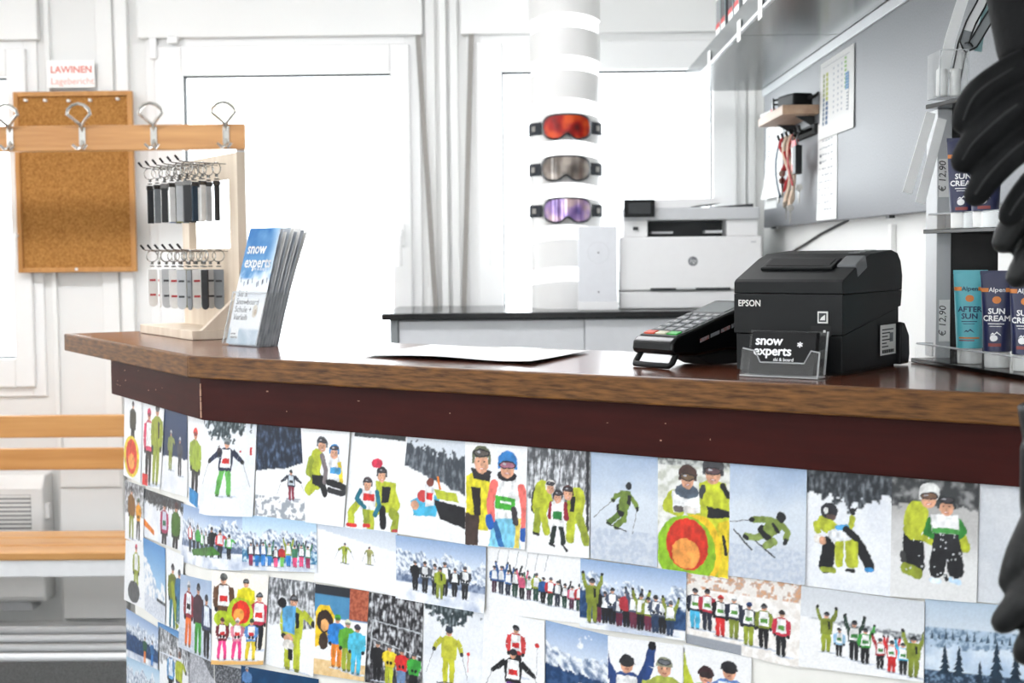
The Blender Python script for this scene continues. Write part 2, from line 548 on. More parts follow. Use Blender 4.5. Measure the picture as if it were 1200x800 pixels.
mat('button_grey', (150, 152, 153), rough=0.4, vary=0.04)
mat('key_grey', (126, 129, 131), rough=0.45, vary=0.05)
mat('key_red', (216, 78, 50), rough=0.4)
mat('key_green', (52, 172, 70), rough=0.4)
mat('key_yellow', (208, 204, 178), rough=0.4)
mat('lcd', (116, 122, 124), rough=0.2, vary=0.03)
mat('label_white', (226, 226, 222), rough=0.5, vary=0.02)
mat('card_black', (20, 20, 21), rough=0.5, spec=0.2)
mat('laser_white', (238, 238, 238), rough=0.4, vary=0.01)
mat('laser_grey', (205, 207, 209), rough=0.4, vary=0.02)
mat('cabinet_grey', (203, 205, 208), rough=0.5, vary=0.02)
mat('cabinet_edge', (130, 134, 136), rough=0.5, vary=0.03)
mat('top_black', (20, 22, 24), rough=0.18, vary=0.1)
mat('band_grey', (226, 225, 223), rough=0.35, vary=0.03, scale=6)
mat_emit('tube_light', (250, 252, 255), 1.35)
mat('strap_black', (30, 34, 42), rough=0.8, vary=0.15, scale=150)
mat('goggle_frame', (24, 26, 32), rough=0.35)
mat('foam', (58, 60, 66), rough=0.9)
mat('board_grey', (112, 114, 118), rough=0.45, metal=0.2, vary=0.05, scale=260, rgb2=(126, 128, 132), bump=0.03)
mat('shelf_grey', (78, 84, 86), rough=0.22, metal=0.3, vary=0.05, scale=2)
mat('shelf_edge', (214, 218, 220), rough=0.3, vary=0.02)
mat_wood('small_shelf_wood', (170, 138, 114), (196, 166, 140), 1, rough=0.5, coat=0)
mat('cord_red', (176, 40, 44), rough=0.7)
mat('cord_cream', (222, 200, 178), rough=0.8)
mat('cord_blue', (32, 62, 84), rough=0.7)
mat('tag_red', (200, 58, 60), rough=0.5)
mat('cable', (34, 34, 34), rough=0.5)
mat('tower_grey', (190, 192, 194), rough=0.4, vary=0.03)
mat('cap_white', (236, 236, 234), rough=0.35)
mat('glove_black', (11, 12, 13), rough=0.7, spec=0.18, vary=0.3, scale=55, bump=0.8)
mat('glove_leather', (13, 14, 14), rough=0.45, spec=0.3, vary=0.3, scale=60, bump=0.6)
mat('stitch', (24, 25, 26), rough=0.7)
mat('strap_white', (226, 227, 226), rough=0.6, vary=0.03)
mat('strap_teal', (150, 190, 192), rough=0.6)
mat('lamp_housing', (225, 225, 225), rough=0.4)

# ------------------------------------------------------------------ the room
XL, XR, YB, YF, ZC = -2.75, 0.775, 4.80, -2.30, 2.55
struct(MB().box(XL - .15, XR + .15, YF - .15, YB + .15, -0.12, 0).build('floor', 'carpet'), 'dark grey carpet floor')
struct(MB().box(XL - .15, XR + .15, YF - .15, YB + .15, ZC, ZC + .12).build('ceiling', 'ceiling_white'), 'white ceiling')
def wall_with_holes(name, L, Hh, holes, M, material='wall_white', th=0.14):
    """wall in local x (length), z (height), inner face at y=0, thickness towards +y"""
    mb = MB(M)
    x = 0.0
    for (a, b, z0, z1) in sorted(holes):
        mb.box(x, a, 0, th, 0, Hh)
        mb.box(a, b, 0, th, 0, z0)
        mb.box(a, b, 0, th, z1, Hh)
        x = b
    mb.box(x, L, 0, th, 0, Hh)
    return struct(mb.build(name, material))

SILL, WTOP = 0.845, 2.04
WIN = [(-2.56, -1.655), (-1.29, -0.372), (-0.215, 0.715)]
wall_with_holes('wall_back', XR - XL, ZC, [(a - XL, b - XL, SILL, WTOP + .03) for a, b in WIN], Matrix.Translation((XL, YB, 0)))
wall_with_holes('wall_right', YB - YF, ZC, [], Matrix.Translation((XR, YB, 0)) @ Matrix.Rotation(-pi / 2, 4, 'Z'))
LWIN = [(1.6, 2.6), (3.4, 4.4)]
wall_with_holes('wall_left', YB - YF, ZC, [(a, b, SILL, WTOP + .03) for a, b in LWIN], Matrix.Translation((XL, YF, 0)) @ Matrix.Rotation(pi / 2, 4, 'Z'))
RWIN = [(0.35, 1.35), (1.65, 2.65)]
wall_with_holes('wall_front', XR - XL, ZC, [(a, b, SILL, WTOP + .03) for a, b in RWIN], Matrix.Translation((XR, YF, 0)) @ Matrix.Rotation(pi, 4, 'Z'))

def window(idx, M, w, label, sides=(.117, .095), straps=(), handle=1, stickers=False, full=True):
    t = thing('window_%d' % idx, None, None, M=M)
    struct(t, label)
    h = WTOP - SILL + 0.03
    gl, gr, gb, gt = sides[0], w - sides[1], 0.13, h - 0.03 - 0.122
    fw = 0.045
    fr = MB()
    fr.box(0, fw, -.012, .07, 0, h); fr.box(w - fw, w, -.012, .07, 0, h)
    fr.box(fw, w - fw, -.012, .07, 0, fw); fr.box(fw, w - fw, -.012, .07, h - fw - .02, h)
    fr.build('window_frame', 'frame_white', t, bevel=.003)
    sa = MB()
    a, b, c, d = fw - .012, w - fw + .012, fw - .012, h - fw - .012
    for (x0, x1, z0, z1) in ((a, gl, c, d), (gr, b, c, d), (gl, gr, c, gb), (gl, gr, gt, d)):
        sa.box(x0, x1, -.03, .045, z0, z1)
    sa.build('sash', 'frame_white', t, bevel=.004)
    gk = MB()
    gk.box(gl, gr, .0, .03, gt - .006, gt); gk.box(gl, gl + .005, .0, .03, gb, gt); gk.box(gr - .004, gr, .0, .03, gb, gt); gk.box(gl, gr, 0, .03, gb, gb + .005)
    gk.build('gasket', 'gasket', t)
    MB().box(gl - .005, gr + .005, .012, .018, gb - .005, gt + .005).build('pane', 'window_glass', t)
    # handle
    hx = (gr + (b - gr) * 0.42) if handle > 0 else (a + (gl - a) * 0.55)
    hd = MB()
    hd.box(hx - .014, hx + .014, -.042, -.03, .50, .57); hd.tube([(hx, -.042, .545), (hx, -.072, .545), (hx, -.078, .53), (hx, -.078, .43)], .009, 8)
    hd.build('handle', 'frame_white', t, smooth=40)
    # hinges on the other side
    kx = a if handle > 0 else b
    for z in (.06, h - .10):
        hm = MB().box(kx - .012, kx + .012, -.045, -.012, z, z + .07)
        if z > .5: hm.box(kx + .05, kx + .085, -.048, -.03, z + .05, z + .075)
        hm.build('hinge', 'frame_white', t, bevel=.003)
    # roller shutter box above, sitting proud of the wall
    sb = MB().box(-.018, w + .012, -.035, 0.0, h - .03, ZC - SILL - .001)
    sb.build('shutter_box', 'trim_white', t, bevel=.003)
    for (x0, x1) in straps:
        s_ = MB()
        P0, P1 = Vector((x0, -.032, h - .03)), Vector((x1, -.04, .16))
        s_.box(-.0085, .0085, -.001, .001, 0, (P1 - P0).length, M=frame(P0, (1, 0, 0), (P1 - P0).normalized().cross(Vector((1, 0, 0))), (P1 - P0).normalized()))
        s_.build('shutter_strap', 'strap_grey', t)
        MB().box(x1 - .02, x1 + .02, -.055, -.012, .04, .16).build('strap_winder', 'frame_white', t, bevel=.004)
    if stickers:
        for sx in (gl + .075, gr - .15):
            MB().box(sx, sx + .105, .009, .0115, gt - .15, gt - .04).build('window_sticker', 'sticker', t)
    # outer sill
    MB().box(-.02, w + .02, .07, .16, -.03, 0).build('outer_sill', 'grey_metal', t)
    return t

mat_clear('sticker', tint=(0.95, 0.97, 0.86), gain=0.3, haze=0.25, hazecol=(0.9, 0.93, 0.75))
window(1, Matrix.Translation((WIN[0][0], YB, SILL)), WIN[0][1] - WIN[0][0], 'bright white framed window beside the cork board', sides=(.115, .098), straps=())
window(2, Matrix.Translation((WIN[1][0], YB, SILL)), WIN[1][1] - WIN[1][0], 'bright white framed window behind the brochures', sides=(.124, .097), straps=[(.915, .97)], stickers=True)
window(3, Matrix.Translation((WIN[2][0], YB, SILL)), WIN[2][1] - WIN[2][0], 'bright white framed window behind the goggle column', sides=(.117, .113), straps=[(.017, -.022)], handle=-1)
for k, (a, b) in enumerate(LWIN):
    window(4 + k, Matrix.Translation((XL, YF + a, SILL)) @ Matrix.Rotation(pi / 2, 4, 'Z'), b - a, 'white framed window in the side wall')
for k, (a, b) in enumerate(RWIN):
    window(6 + k, Matrix.Translation((XR - a, YF, SILL)) @ Matrix.Rotation(pi, 4, 'Z'), b - a, 'white framed window facing the back wall')

# vertical cover strips of the wall panelling
tn = 0
def strip(x0, x1, d, z0=0.0, z1=ZC):
    global tn
    tn += 1
    struct(MB().box(x0, x1, YB - d, YB + .01, z0, z1).build('trim_%d' % tn, 'trim_white', bevel=.002), 'white vertical wall strip')
strip(-1.625, -1.610, .018)
strip(-1.455, -1.400, .012)
strip(-1.385, -1.345, .030)
strip(-0.352, -0.320, .014)
strip(-0.305, -0.283, .030)
strip(-0.272, -0.245, .014)
strip(.722, .745, .016)
# base strip and low duct box on the back wall
struct(MB().box(XL, XR, YB - .02, YB, 0, .07).build('baseboard_back', 'trim_white', bevel=.003), 'white baseboard')
struct(MB().box(-1.605, -1.39, YB - .06, YB, .09, .655).box(-1.60, -1.395, YB - .066, YB - .06, .54, .65).build('trim_20', 'trim_white', bevel=.003), 'white boxed panel low on the wall')
# panel joint on the right wall
struct(MB().box(XR - .012, XR, 3.05, 3.075, 0, 1.37).build('trim_21', 'trim_white', bevel=.002), 'white joint strip')
struct(MB().box(XR - .02, XR, YF, YB - .02, 0, .07).build('baseboard_right', 'trim_white', bevel=.003))

# unseen ceiling lamps; back and left ones added to brighten those sides
for k, (lx, ly) in enumerate(((-1.85, -0.9), (-0.35, -0.9), (-1.85, 1.1), (-1.85, 3.3), (-0.40, 3.3))):
    t = thing('unseen_ceiling_lamp', 'flat rectangular white ceiling lamp, unseen, placed to brighten the room', 'ceiling lamp', (lx, ly, ZC - .05), group='ceiling lamps')
    MB().box(-.62, .62, -.17, .17, 0, .05).build('housing', 'lamp_housing', t, bevel=.004)
    MB().box(-.60, .60, -.15, .15, -.006, 0).build('diffuser', 'lamp_glow', t) if 'lamp_glow' in MATS else (mat_emit('lamp_glow', (252, 252, 255), LAMP_STRENGTH), MB().box(-.60, .60, -.15, .15, -.006, 0).build('diffuser', 'lamp_glow', t))

# ------------------------------------------------------------------ left side: cork board, notice, bench, heater
t = thing('cork_board', 'brown cork pinboard in wooden frame behind the coat hooks', 'cork board', (-1.525, YB - .034, 1.265))
w2, hb = .198, .60
MB().box(-w2 + .012, w2 - .012, -.014, -.002, .012, hb - .012).build('cork_sheet', 'cork', t)
for (x0, x1, z0, z1) in ((-w2, -w2 + .016, 0, hb), (w2 - .016, w2, 0, hb), (-w2 + .016, w2 - .016, 0, .016), (-w2 + .016, w2 - .016, hb - .016, hb)):
    MB().box(x0, x1, -.024, -.001, z0, z1).build('frame_rail', 'cork_frame', t, bevel=.002)
for px_, z in ((-.155, hb - .028), (-.09, hb - .029), (-.012, hb - .031), (.06, hb - .030), (.152, hb - .027), (0.0, .010)):
    MB().lathe([(.0045, 0), (.0045, .004), (.0025, .006), (.0025, .012), (.005, .014), (.005, .017)], 10, M=Matrix.Translation((px_, -.014, z)) @ Matrix.Rotation(pi / 2, 4, 'X')).build('push_pin', 'pin_clear', t, smooth=40)

t = thing('avalanche_notice', 'white paper notice reading LAWINEN Lagebericht above the cork board', 'notice', (-1.52, YB - .0315, 1.885))
MB().box(-.095, .065, -.0012, 0, -.005, .085).build('paper_sheet', 'paper', t)
text('LAWINEN', .031, MW[t] @ frame((-.083, -.0016, .038), (1, 0, 0), (0, 0, 1), (0, -1, 0)), 'ink_red', t, bold=.0006)
text('Lagebericht', .031, MW[t] @ frame((-.083, -.0016, .0), (1, 0, 0), (0, 0, 1), (0, -1, 0)), 'ink_red_light', t)

# bench with hook rail
BY = 4.42
t = thing('cloakroom_bench', 'cloakroom bench with wooden slats, white steel frame and wooden hook rail', 'bench', (-1.9, BY, 0))
def bpart(name, x0, x1, y0, y1, z0, z1, m, bevel=.004):
    return MB().box(x0, x1, y0, y1, z0, z1).build(name, m, t, bevel=bevel, world=True)
BX0, BX1 = -2.62, -0.93
hb_ = bpart('hook_board', BX0, -0.885, BY - .012, BY + .012, 1.643, 1.722, 'rail_wood')
def hook_mesh(M):
    mb = MB(M)
    y = -.012
    mb.box(-.010, .010, y - .006, y, -.024, .040)
    # upper looped horn: a fan shaped wire
    pts = [(0, y - .006, .03), (.004, y - .016, .048), (.018, y - .028, .062), (.036, y - .036, .078), (.032, y - .038, .092), (.018, y - .040, .104), (0, y - .040, .109),
           (-.018, y - .040, .104), (-.032, y - .038, .092), (-.036, y - .036, .078), (-.018, y - .028, .062), (-.004, y - .016, .048)]
    mb.tube(pts, .0055, 8, closed=True)
    mb.tube([(0, y - .003, .0), (0, y - .012, -.018), (.010, y - .028, -.026), (.022, y - .034, -.014)], [.006, .006, .005, .004], 8)
    mb.tube([(0, y - .003, .0), (0, y - .012, -.018), (-.010, y - .028, -.026), (-.022, y - .034, -.014)], [.006, .006, .005, .004], 8)
    return mb
for px_ in (10, 95, 179, 264):
    p = on_y(px_, 164, BY - .03)
    hook_mesh(Matrix.Translation((p.x, BY, 1.675))).build('coat_hook', 'chrome', hb_, smooth=45, world=True)
for px_ in (-2.08, -1.86):
    hook_mesh(Matrix.Translation((px_, BY, 1.675))).build('coat_hook', 'chrome', hb_, smooth=45, world=True)
for x in (BX0 + .02, -0.905):
    bpart('post', x - .014, x + .014, BY + .012, BY + .040, 0, 1.72, 'white_metal')
bpart('backrest_slat', BX0, BX1, BY - .012, BY + .010, .752, .822, 'bench_wood')
bpart('backrest_slat', BX0, BX1, BY - .012, BY + .010, .650, .718, 'bench_wood')
for k, y0 in enumerate((BY - .36, BY - .245, BY - .13)):
    bpart('seat_slat', BX0, BX1, y0, y0 + .095, .438, .462, 'bench_wood')
bpart('seat_bearer', BX0, BX1, BY - .355, BY - .325, .388, .438, 'white_metal')
bpart('seat_bearer', BX0, BX1, BY - .03, BY, .388, .438, 'white_metal')
for x in (BX0 + .02, -0.905):
    bpart('leg', x - .014, x + .014, BY - .355, BY - .325, 0, .438, 'white_metal')
    bpart('cross_bar', x - .012, x + .012, BY - .325, BY + .012, .40, .43, 'white_metal')
    bpart('cross_bar', x - .012, x + .012, BY - .325, BY + .012, .13, .155, 'white_metal')
for y, z in ((BY - .33, .145), (BY - .23, .145), (BY - .13, .145), (BY - .03, .145)):
    MB().tube([(BX0, y, z), (BX1 + .02, y, z)], .0125, 10).build('shoe_rail', 'white_metal', t, smooth=50, world=True)

# convector heater
t = thing('wall_heater', 'white wall convector heater with slotted grille behind the bench', 'heater', (-1.95, YB - .002, .16))
hx = .305
body = MB()
body.prism([(-.002, 0), (-.105, 0), (-.112, .02), (-.112, .385), (-.085, .428), (-.002, .43)], -hx, hx, M=frame((0, 0, 0), (0, 1, 0), (0, 0, 1), (1, 0, 0)))
body.build('heater_body', 'heater_white', t, bevel=.008)
MB().box(-hx + .05, hx - .04, -.1135, -.111, .250, .365).build('grille_shade', 'heater_shadow', t)  # grey sheet painted as the shade behind the louvres
for k in range(8):
    z = .256 + k * .0142
    MB().box(-hx + .05, hx - .04, -.117, -.1135, z, z + .0085).build('louvre', 'heater_white', t)
MB().box(hx, hx + .012, -.09, -.06, .28, .33).build('thermostat', 'heater_white', t, bevel=.002)
MB().box(-hx + .05, hx - .05, -.10, -.02, -.03, 0).build('foot_rail', 'grey_metal', t)

# ------------------------------------------------------------------ back counter
t = thing('back_cabinet', 'pale grey cabinet under the black back worktop', 'cabinet', (0.17, 4.5, 0))
CX0, CX1, CYF, CZ = -0.505, 0.77, 4.205, 1.14
c0 = on_y(454, 372, CYF).x
MB().box(c0 + .012, XR - .002, CYF + .04, YB - .045, .0, CZ - .02).build('carcass', 'cabinet_edge', t, world=True)
MB().box(c0 + .006, c0 + .03, CYF + .012, CYF + .045, .05, CZ - .02).build('side_panel', 'cabinet_edge', t, world=True, bevel=.002)
xs = [c0 + .031, on_y(686, 380, CYF).x - .002, XR - .003]
for k in range(2):
    d_ = MB().box(xs[k] + .001, xs[k + 1] - .001, CYF + .018 - k * .004, CYF + .038, .08, CZ - .024).build('cabinet_door', 'cabinet_grey', t, bevel=.002, world=True)
    hxp = xs[k + 1] - .06 if k == 0 else xs[k] + .06
    MB().box(hxp - .006, hxp + .006, CYF - .012, CYF + .018, .70, .84).build('handle', 'grey_metal', d_, bevel=.003, world=True)
tag(MB().box(c0 - .018, XR - .001, CYF - .004, YB - .041, CZ - .02, CZ).build('back_worktop', 'top_black', bevel=.003), 'black glossy worktop carrying the white laser printer', 'worktop')

# ------------------------------------------------------------------ reception counter
ZT = 1.16
A = Vector((-0.967, 2.910)); B = Vector((-0.548, 2.238))
DF = Vector((1.076, -0.705)).normalized()          # along the front, towards the right wall
DW = (A - B).normalized()                          # along the wing, away from the corner
NF = Vector((-DF.y, DF.x))                         # into the counter from the front
NW = Vector((-DW.y, DW.x)) * -1.0                  # into the counter from the wing
E_ = B + DF * ((XR - .012 - B.x) / DF.x)
DEPTH = 0.40
def corner(k):
    """corner point of the path set back by k"""
    a = B + NF * k; b = B + NW * k
    # intersect a + s*DF with b + r*DW
    den = DF.x * DW.y - DF.y * DW.x
    s_ = ((b.x - a.x) * DW.y - (b.y - a.y) * DW.x) / den
    return a + DF * s_
def front_end(k):
    c = corner(k); return c + DF * ((XR - .012 - c.x) / DF.x)
def wing_end(k, t):
    return B + NW * k + DW * t
WL = (A - B).length
top_poly = [A, B, E_, front_end(DEPTH), corner(DEPTH), A + NW * DEPTH]
TH = .034
tt = thing('reception_worktop', 'glossy brown wooden worktop of the reception desk, its end overhanging', 'worktop', (0, 2.0, ZT - TH))
MB().prism([(p.x, p.y) for p in [A + NW * .012 - DW * 0, corner(.012), front_end(.012), front_end(DEPTH), corner(DEPTH), A + NW * DEPTH]], ZT - TH, ZT).build('top_board', 'counter_wood', tt, world=True, bevel=.002)
def band(p, q, n):
    L = (q - p).length; d = (q - p).normalized()
    me = MB().box(0, L, 0, .0125, 0, TH + .0006)
    o = me.build('edge_band', 'counter_edge', tt, bevel=.0025)
    o.matrix_local = MW[tt].inverted() @ frame((p.x, p.y, ZT - TH - .0004), (d.x, d.y, 0), (n.x, n.y, 0), (0, 0, 1))
band(A, B, NW); band(B, E_, NF)
# body
KF, KP = .022, .034
FB, FT = ZT - TH - .070, ZT - TH
tb = thing('reception_desk', 'white reception desk covered with photos below a dark red board', 'desk', (0, 2.0, 0))
TW_F, TW_P = WL - .265, WL - .345
body_poly = [wing_end(KP, TW_P), corner(KP), front_end(KP), front_end(DEPTH - .06), corner(DEPTH - .06), wing_end(DEPTH - .06, TW_P)]
MB().prism([(p.x, p.y) for p in body_poly], 0.0, FB + .03).build('front_panel', 'panel_cream', tb, world=True)
MB().prism([(p.x, p.y) for p in [wing_end(KP + .004, TW_P), corner(KP + .004), front_end(KP + .004), front_end(DEPTH - .06), corner(DEPTH - .06), wing_end(DEPTH - .06, TW_P)]], FB + .03, FT).build('carcass', 'inner_wood', tb, world=True)
def fascia(p, q, n, name):
    L = (q - p).length; d = (q - p).normalized()
    o = MB().box(0, L, 0, KP - KF + .002, 0, FT - FB - .0005).build(name, 'fascia', tb, bevel=.002)
    o.matrix_local = MW[tb].inverted() @ frame((p.x, p.y, FB), (d.x, d.y, 0), (n.x, n.y, 0), (0, 0, 1))
    return o
fw_ = fascia(wing_end(KF, TW_F), corner(KF), NW, 'fascia_board')
ff_ = fascia(corner(KF), front_end(KF), NF, 'fascia_board')
# chipped paint at the corner joint and small nicks
random.seed(5)
cj = corner(KF - .0004)
chip = MB()
zz = FB + .004
while zz < FT - .012:
    L = random.uniform(.006, .014); wv = random.uniform(.0008, .0018)
    chip.box(-wv, wv, -.0006, .0006, zz, zz + L, M=frame((cj.x, cj.y, 0), (DF.x, DF.y, 0), (NF.x, NF.y, 0), (0, 0, 1)))
    zz += L + random.uniform(-.001, .0015)
chip.build('paint_chip', 'chip', tb, world=True)
for k in range(22):
    nick = MB()
    s0 = random.uniform(.05, TW_F - .01) if k < 14 else 0
    if k < 14:
        p = wing_end(KF - .0003, max(.03, TW_F - abs(random.gauss(0, .14)))); dd, nn = -DW, NW
    else:
        p = corner(KF - .0003) + DF * random.uniform(.03, .9); dd, nn = DF, NF
    z = random.uniform(FB + .02, FT - .006)
    nick.box(0, random.uniform(.0008, .004), -.0003, .0003, z, z + random.uniform(.0005, .0022), M=frame((p.x, p.y, 0), (dd.x, dd.y, 0), (nn.x, nn.y, 0), (0, 0, 1)))
    nick.build('paint_nick', 'chip', tb, world=True)


# ------------------------------------------------------------------ photographs stuck on the counter
# path coordinate q: distance from the corner, negative on the wing, positive on the front
CP = corner(KP)
PF0 = Vector((CP.x, CP.y, 0)); NF3 = Vector((-NF.x, -NF.y, 0)); NW3 = Vector((-NW.x, -NW.y, 0))
def path_point(q, z, n):
    if q >= 0: p = CP + DF * q - NF * n
    else: p = CP + DW * (-q) - NW * n
    # soften the corner
    if abs(q) < .012:
        w = 1 - abs(q) / .012
        p = p + (NF + NW).normalized() * (0.0015 * w)
        if n: p = CP + (DF * q if q >= 0 else DW * -q) + (NF + NW).normalized() * 0.0015 * w - ((NF if q >= 0 else NW).lerp((NF + NW).normalized(), w)) * n
    return Vector((p.x, p.y, z))
def px_to_path(px, py):
    a = on_plane(px, py, PF0, NF3)
    q = (Vector((a.x, a.y)) - CP).dot(DF)
    if q >= 0: return q, a.z
    a = on_plane(px, py, PF0, NW3)
    return -(Vector((a.x, a.y)) - CP).dot(DW), a.z

def fbm(x, y, s=0.0):
    return noise.fractal(Vector((x, y, s)), 1.0, 2.0, 5)
def mixc(a, b, t):
    t = max(0.0, min(1.0, t)); return tuple(a[i] + (b[i] - a[i]) * t for i in range(3))

WHITE = (240, 240, 241); SNOW = (238, 240, 243); SNOW2 = (222, 226, 234); SKY = (150, 182, 216); SKYP = (196, 212, 230)
NAVY = (28, 62, 104); DARKT = (38, 42, 48); LIME = (182, 190, 52); LIME2 = (148, 160, 50); BLK = (28, 28, 32); SKIN = (214, 160, 130)
RED = (206, 44, 44); ORG = (232, 128, 40); PINK = (226, 60, 130); BLUE = (42, 124, 200); CYAN = (70, 176, 214); GRN = (60, 160, 60); OLIVE = (128, 140, 52); GREY = (120, 124, 130)
BROWN = (96, 70, 50); TEAL = (30, 110, 130); PURP = (96, 50, 130); YEL = (232, 206, 50)

def scenery(kind, seed, aspect):
    def f(u, v):
        x, y = u * aspect, v
        n1 = fbm(x * 3.0 + seed, y * 3.0, seed); n2 = fbm(x * 14.0, y * 14.0 + seed, seed * .7); n3 = fbm(x * 30.0, y * 30.0, seed * 1.3); nt_ = fbm(x * 34.0, y * 11.0, seed * 1.9) + .35 * n3
        snowc = mixc(SNOW, SNOW2, .35 + n1 * .9 + n3 * .25)
        if kind == 'snow': c = mixc(WHITE, SNOW2, .1 + n1 * .5)
        elif kind == 'white': c = mixc(WHITE, SNOW, .2 + n1 * .4)
        elif kind == 'grey': c = mixc((214, 217, 222), (196, 201, 209), .4 + n1)
        elif kind == 'blue':      # pale blue haze over snow
            c = mixc(mixc((158, 178, 206), (212, 220, 230), v * 2.2 + n1 * .3), (206, 212, 222), (v - .55) * 3 + n2 * .15)
            if v > .72: c = mixc(c, (186, 196, 212), .5 + n3 * 2)
        elif kind == 'trees_top':   # dark forest band on top, snow below
            e = .26 + .05 * sin(u * 7 + seed) + n2 * .10
            c = mixc(DARKT, (120, 126, 132), .22 + nt_ * 1.2) if v < e else snowc
        elif kind == 'trees_corner':
            e = .26 - .5 * abs(u - .45) + n2 * .16
            c = mixc((44, 56, 60), (150, 160, 166), .2 + nt_ * 1.4) if v < e else snowc
        elif kind == 'night_trees':
            e = .66 - .22 * u + n1 * .05
            c = mixc((22, 32, 50), (96, 116, 146), .10 + nt_ * .8 + n2 * .5) if v < .40 + .12 * (1 - u) + n1 * .03 else mixc(WHITE, SNOW, n1)
            if v > .78 and n2 > .02: c = mixc(c, (120, 128, 140), .7)
        elif kind == 'bare_trees':
            c = mixc((224, 226, 230), (84, 86, 90), .38 + nt_ * 1.3 + (.3 if v < .2 else 0)) if v < .52 + n1 * .06 else mixc(WHITE, SNOW, n1 + .3)
        elif kind == 'forest':
            c = mixc((30, 28, 32), (214, 216, 220), .30 + nt_ * 1.3 + n2 * .5)
            if v > .82: c = mixc(c, (60, 58, 62), .5)
        elif kind == 'ridge':     # sky, dark ridge, snow
            e0 = .10 + .10 * u + n2 * .08; e1 = .32 + .26 * u + n1 * .08
            c = (214, 220, 228) if v < e0 else (mixc((62, 68, 76), (130, 136, 144), .25 + nt_ * 1.1) if v < e1 else mixc(WHITE, SNOW, n1))
        elif kind in ('mount', 'mount_navy', 'mount_pale'):
            e0 = .28 + n1 * .22 + n2 * .05; e1 = .60 + n2 * .04
            sky = mixc((142, 168, 206), (206, 218, 234), v * 3) if kind != 'mount_pale' else mixc((168, 200, 226), (224, 236, 244), v * 2.4)
            rock = mixc((236, 240, 246), (104, 124, 156), .26 + 1.3 * fbm((x - y) * 16.0, (x + y) * 7.0, seed) + n2 * .7)
            if kind == 'mount_navy': low = mixc((26, 56, 96), (54, 86, 130), .4 + n2 * 2)
            elif kind == 'mount_pale': low = mixc((44, 108, 150), (210, 228, 240), .2 + n2 * 2 + u * .3)
            else: low = mixc((88, 104, 134), (150, 164, 190), .4 + n2 * 2)
            if v < e0: c = sky
            elif v < (e1 if kind != 'mount_navy' else .46 + n2 * .06 + .1 * u): c = rock
            elif v < (.72 if kind == 'mount' else .86): c = low
            else: c = mixc(SNOW, (168, 180, 204), .3 + n1)
        elif kind == 'navy':
            c = mixc((34, 66, 106), (24, 48, 84), v * 2) if v < .58 + n1 * .03 else mixc(WHITE, SNOW2, .2 + n1)
        elif kind == 'deep_navy':
            c = mixc((16, 58, 96), (20, 74, 116), v + n1)
        elif kind == 'slope_sky':
            e = .10 + .22 * u
            c = mixc((196, 206, 220), (226, 231, 238), v * 3) if v < e else mixc(WHITE, SNOW, n1)
        elif kind == 'bluesky_peak':
            e = .22 + .55 * u - .2 * (u > .8) + n2 * .06
            c = mixc((86, 140, 196), (160, 196, 226), v * 2) if v < e else (mixc(WHITE, (170, 190, 214), .2 + n2 * 1.6) if v < .72 or u < .6 else mixc(DARKT, GREY, n3 + .3))
            if v > .76: c = mixc(SNOW2, (196, 202, 214), .4 + n3 * 2)
        elif kind == 'road':
            w = abs(sin(x * 5 + y * 7 + n1 * 2))
            c = mixc((206, 206, 212), (140, 142, 150), .2 + .5 * w + n3 * 1.4)
            if u - v > .35: c = mixc((60, 62, 66), (150, 152, 158), .3 + n3 * 2)
        elif kind == 'street':
            c = mixc((232, 226, 220), (246, 243, 240), .5 + n2 * 1.8)
            if v < .22 and n2 > .14: c = mixc((214, 160, 120), (190, 170, 160), .5 + n3 * 2)
            if v > .88 and u < .5: c = (150, 154, 162)
        elif kind == 'brick':
            c = mixc((62, 124, 168), (84, 146, 186), .5 + n1) if v < .36 else (mixc(WHITE, SNOW, n1) if v < .82 else mixc((222, 186, 130), (236, 208, 160), .5 + n2))
            if v < .10: c = (40, 44, 52)
            if u > .66 and v < .34: c = mixc((150, 72, 50), (188, 104, 76), .5 + n3 * 2)
        elif kind == 'landscape':
            e = .52 - .05 * u + n2 * .05
            if v < .32: c = mixc((178, 196, 214), (206, 216, 226), v * 3)
            elif v < e + .04: c = mixc((176, 196, 216), (96, 120, 146), .2 + n3 * 1.5 + n2)
            elif v < .84: c = mixc((214, 226, 238), (168, 190, 214), .3 + n1 + (v - .6))
            else: c = mixc((30, 50, 72), (120, 146, 172), .15 + n3 * 2)
        elif kind == 'hill_trees':
            e = .36 + .12 * u + n2 * .03
            c = mixc((206, 210, 216), (222, 225, 229), v * 3) if v < e - .05 * u else (mixc((96, 100, 106), (190, 194, 198), .4 + n3 * 2) if v < e + .05 * u else mixc(WHITE, SNOW, n1))
        elif kind == 'warm':
            c = mixc((246, 238, 226), (240, 240, 240), .5 + n1)
            if v > .95: c = (224, 176, 104)
        elif kind == 'dim_snow':
            c = mixc((58, 60, 62), (150, 150, 150), .2 + n2 * 1.6 + v) if v < .26 + n2 * .05 else mixc((176, 174, 172), (226, 226, 226), (v - .25) * 2.4 + n1 * .4)
        elif kind == 'warm_trees':
            c = mixc((196, 198, 186), (232, 232, 228), .4 + n2 * 2 + v) if v > .1 else mixc((206, 208, 204), (120, 122, 120), .3 + n3 * 2)
        else: c = WHITE
        return lin(tuple(max(0, min(255, k)) for k in c))
    return f

